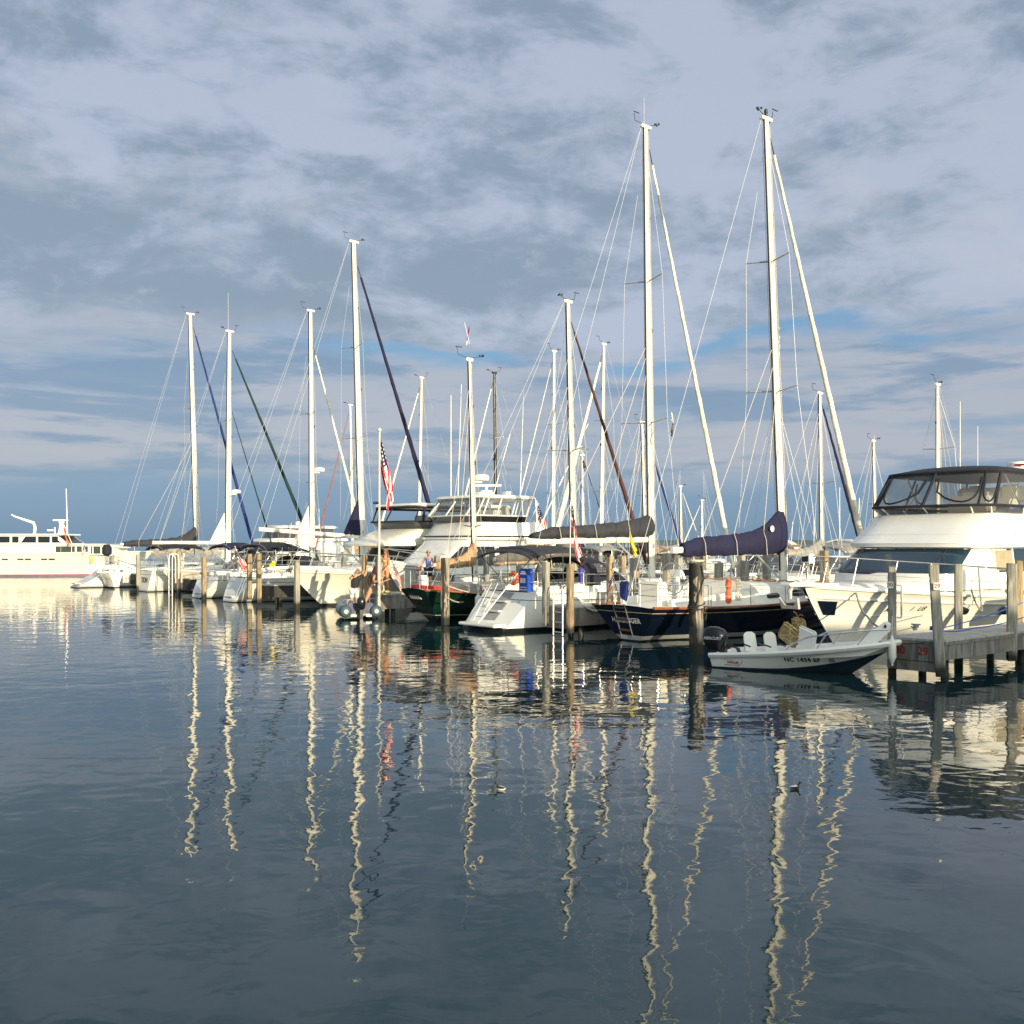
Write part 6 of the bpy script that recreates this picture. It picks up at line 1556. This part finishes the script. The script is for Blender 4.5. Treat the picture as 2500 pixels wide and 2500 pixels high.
FS = [
    ('sailboat with a black mast beyond the sportfishing yacht', 1212, 1207, 912, 24, True, MASTK, (CWHITE, .07), CBLK, 10.5),
    ('sailboat with white mast and white furled headsail left of the yacht radar', 1022, 1029, 922, 24, True, MASTW, (CWHITE, .08), CNAVY, 11),
    ('sailboat with thin white mast between the black mast and the ketch main mast', 1350, 1353, 858, 23, True, MASTW, (CWHITE, .04), CBLUEK, 10.5),
    ('sailboat with thick white furled headsail left of the tall mast with charcoal cover', 1467, 1475, 840, 23, True, MASTW, (CWHITE, .15), CGREY, 11),
    ('sailboat with short mast and brown furled headsail left of the navy headsail', 862, 856, 990, 25, True, MASTW, (CRUST, .07), CTAN, 10),
    ('small sailboat with bright blue furled headsail beside the tall mast', 1578, 1566, 1033, 24, False, MASTW, (CROYAL, .09), CBLUEK, 9.5),
    ('small sailboat with thin mast and black furled headsail behind the ketch', 1424, 1421, 1112, 26, False, MASTW, (CBLUEK, .05), CNAVY, 8.5),
    ('sailboat with navy furled headsail running beside the thick white right forestay', 2007, 1999, 962, 24, False, MASTW, (CNAVY, .10), CGREY, 10.5),
    ('sailboat with slim bare mast left of the white motor yacht bridge', 2139, 2129, 1078, 38, False, MASTW, None, CGREY, 9),
    ('sailboat whose bare mast rises behind the black canvas bridge', 2290, 2288, 940, 27, True, MASTW, None, CNAVY, 10),
    ('small distant sailboat with leaning headsail behind the aft end of the navy sail cover', 1664, 1661, 1188, 52, False, MASTW, (CWHITE, .05), CGREY, 9),
    ('small distant sailboat with headsail to the left behind the navy sail cover', 1714, 1714, 1222, 54, True, MASTW, (CWHITE, .05), CGREY, 9),
]
for i, (lb, px, tx, py, v, bi, m_, jb, cv_, L) in enumerate(FS): far_sail(lb, px, tx, py, v, bi, m_, jb, cv_, L, seed=40 + i, spr=((.5, .9),) if py > 950 else ((.34, 1.0), (.66, .8)))
flag('flag', 'dark pennant on the spreader line left of the brown headsail', at(1420, 1085, 62), .6, 1.3, -80, (.6, -.2), 'half', seed=61)
# piles and low boats beyond the walkway seen through the gaps
k = 0
for s_ in [x * 4.1 + 1.0 for x in range(16)]:
    for v in (17.9, 29.5):
        p = dock(s_ + rnd.uniform(-.3, .3), v); k += 1
        pile('grey pile of the far row beyond the walkway', p, 2.3 + rnd.uniform(-.2, .35), .3, PILET if k % 3 == 0 else PILEG, grp='piles of the far row')
for (px, py, py2, Y) in ((2344, 980, 1150, 60), (2387, 1040, 1150, 75), (2050, 1190, 1320, 62), (1987, 1262, 1320, 75), (1101, 965, 1230, 60)):
    b = MB(); a = at(px, py, Y); b.tube([(0, 0, 1.0), (0, 0, a.z)], [.035, .02], 6); ob = b.build('whip_antenna', MASTW); ob.location = (a.x, Y, 0)
    tag(ob, 'thin white antenna pole ' + {2344: 'rising right of the mast behind the black canvas', 2387: 'faint and short at the far right above the canvas', 2050: 'beyond the furled headsail at the white yacht bow', 1987: 'low and short above the grey canopy cruiser', 1101: 'tall, standing left of the mast with the red pennant'}[px], 'antenna')

# large motor yacht beyond the walkway, seen over the plain white boom
Sx = s_at(690, 24.5); r, h, X = yacht('large pale motor yacht with enclosed bridge far behind the plain white boom', Sx, 18.0, 14.0, 4.4, (1.4, 1.5, 2.1), dict(trunk=(20, 24, .3), hm=WHITE))
house(r, 'deckhouse', WHITE, [(1.6, (X(21.5), X(30), 2.0, 1.2)), (2.9, (X(23.0), X(30), 1.9, .9)), (3.05, (X(22.6), X(30.5), 2.1, 1.0)), (3.3, (X(23.3), X(30.5), 2.0, .9))])
lv = [(3.3, (X(23.6), X(29), 1.8, .7)), (4.25, (X(24.1), X(29), 1.7, .6))]; rg = [[V((x, y, z)) for (x, y) in plan(*a)] for (z, a) in lv]
panel(r, 'bridge_window', SMOKE, rg[0], rg[1], 0, 22)
house(r, 'hardtop', WHITE, [(4.25, (X(23.8), X(29.4), 1.9, .7)), (4.45, (X(23.7), X(29.4), 1.95, .7)), (4.55, (X(24.2), X(29), 1.6, .5))], bottom=True)
b = MB(); b.lathe([(.1, 0), (.34, .1), (.40, .35), (.30, .62), (.05, .72)], (X(27.5), -.6, 4.7), 14); b.tube([(X(27.5), -.6, 4.5), (X(27.5), -.6, 4.75)], .06, 6); b.build('satellite_dome', BLK, r)
b = MB(); b.box((X(26.0), .2, 4.75), (.4, .4, .35)); b.build('radar_pod', WHITE, r, bev=.05)
b = MB(); b.tube([(X(28.4), 0, 4.5), (X(28.4), 0, 6.2)], .03, 5); b.build('antenna', WHITE, r)
bow_rail(r, h, X(25), .6, n=5, tip=.1)
for (s_, v_, lb) in ((2.0, 6.2, 'white fender hanging between the finger dock and the navy sailboat'), (11.4, 1.6, 'white fender hanging on the green hull by the dock where the women stand'), (24.0, 1.2, 'white fender on the light grey sailboat next to the pair of tan piles'), (8.0, 1.5, 'white fender on the near side of the green hull behind the bleached pile'), (-2.05, 7.6, 'white fender on the near side of the navy hull behind the skiff')):
    fender(lb, dock(s_, v_, .42), .12, .55)
for (s_, v_, lb) in ((2.9, 8.0, 'white dock box on the finger dock under the navy sail cover'), (13.3, 5.0, 'white dock box on the finger dock behind the woman in blue'), (-8.9, 7.5, 'white dock box on the dock at the right end')):
    b = MB(); b.box((0, 0, .25), (1.1, .5, .5)); b.box((0, 0, .54), (1.16, .56, .09), top=(.9, .8)); ob = b.build('dock_box', WHITE, bev=.03); ob.location = dock(s_, v_, .91); ob.rotation_euler.z = HD; tag(ob, lb, 'dock box', 'dock boxes')
# ducks
def duck(label, p, rz):
    r = thing('duck', label, 'duck', p, rz, 'ducks on the water')
    b = MB(); rings = []
    for (x, w_, z0, z1) in ((-.20, .01, .07, .10), (-.14, .06, .0, .11), (-.03, .085, -.04, .13), (.08, .08, -.04, .13), (.15, .05, .0, .16), (.17, .034, .10, .22), (.19, .036, .16, .25), (.23, .028, .17, .24), (.25, .012, .185, .21), (.30, .012, .185, .195)):
        n = 10; rings.append([V((x, w_ * math.cos(2 * math.pi * j / n), (z0 + z1) / 2 + (z1 - z0) / 2 * math.sin(2 * math.pi * j / n))) for j in range(n)])
    b.loft(rings, mats=lambda i, j: 1 if i < 3 and 2 <= j < 4 else (0 if i > 3 else (1 if 6 <= j <= 9 else 0)))
    b.v = [(x * .33, y * .33, z * .33) for x, y, z in b.v]
    b.build('body', [mat('dark_plumage', (.03, .025, .02), .7), FWHT], r)
duck('small dark and white duck swimming amid the mast reflections left of centre', on_water(1223, 1928), 2.6)
duck('small pale duck swimming beside the tall mast reflection on the right', on_water(1940, 1926), .3)

# ------------------------------------------------------------------ unseen behind the camera: quay, and a shed added to shade the nearest boats
b = MB(); b.box((8, -9, .4), (120, 8, 1.6)); tag(b.build('quay', CONC, bev=.05), kind='structure')
r = thing('shade_shed', 'added long low shed behind the viewer, placed to shade the nearest boats', 'shed', (24.5, -7.5, 1.2), 0)
b = MB(); b.box((0, 0, 2.5), (22, 5, 5.0)); b.build('wall', mat('shed_boards', (.30, .28, .24), .9, var=.2), r, bev=.02)
b = MB(); b.prism([(-11.4, -2.9, 5.0), (-11.4, 2.9, 5.0), (-11.4, 0, 6.0)], (22.8, 0, 0)); b.build('roof', mat('shed_roof', (.14, .13, .12), .9), r)
for x in (-6, 0, 6):
    b = MB(); b.box((x, 2.51, 1.2), (3, .06, 2.4)); b.build('door', mat('shed_door', (.16, .07, .05), .8), r)
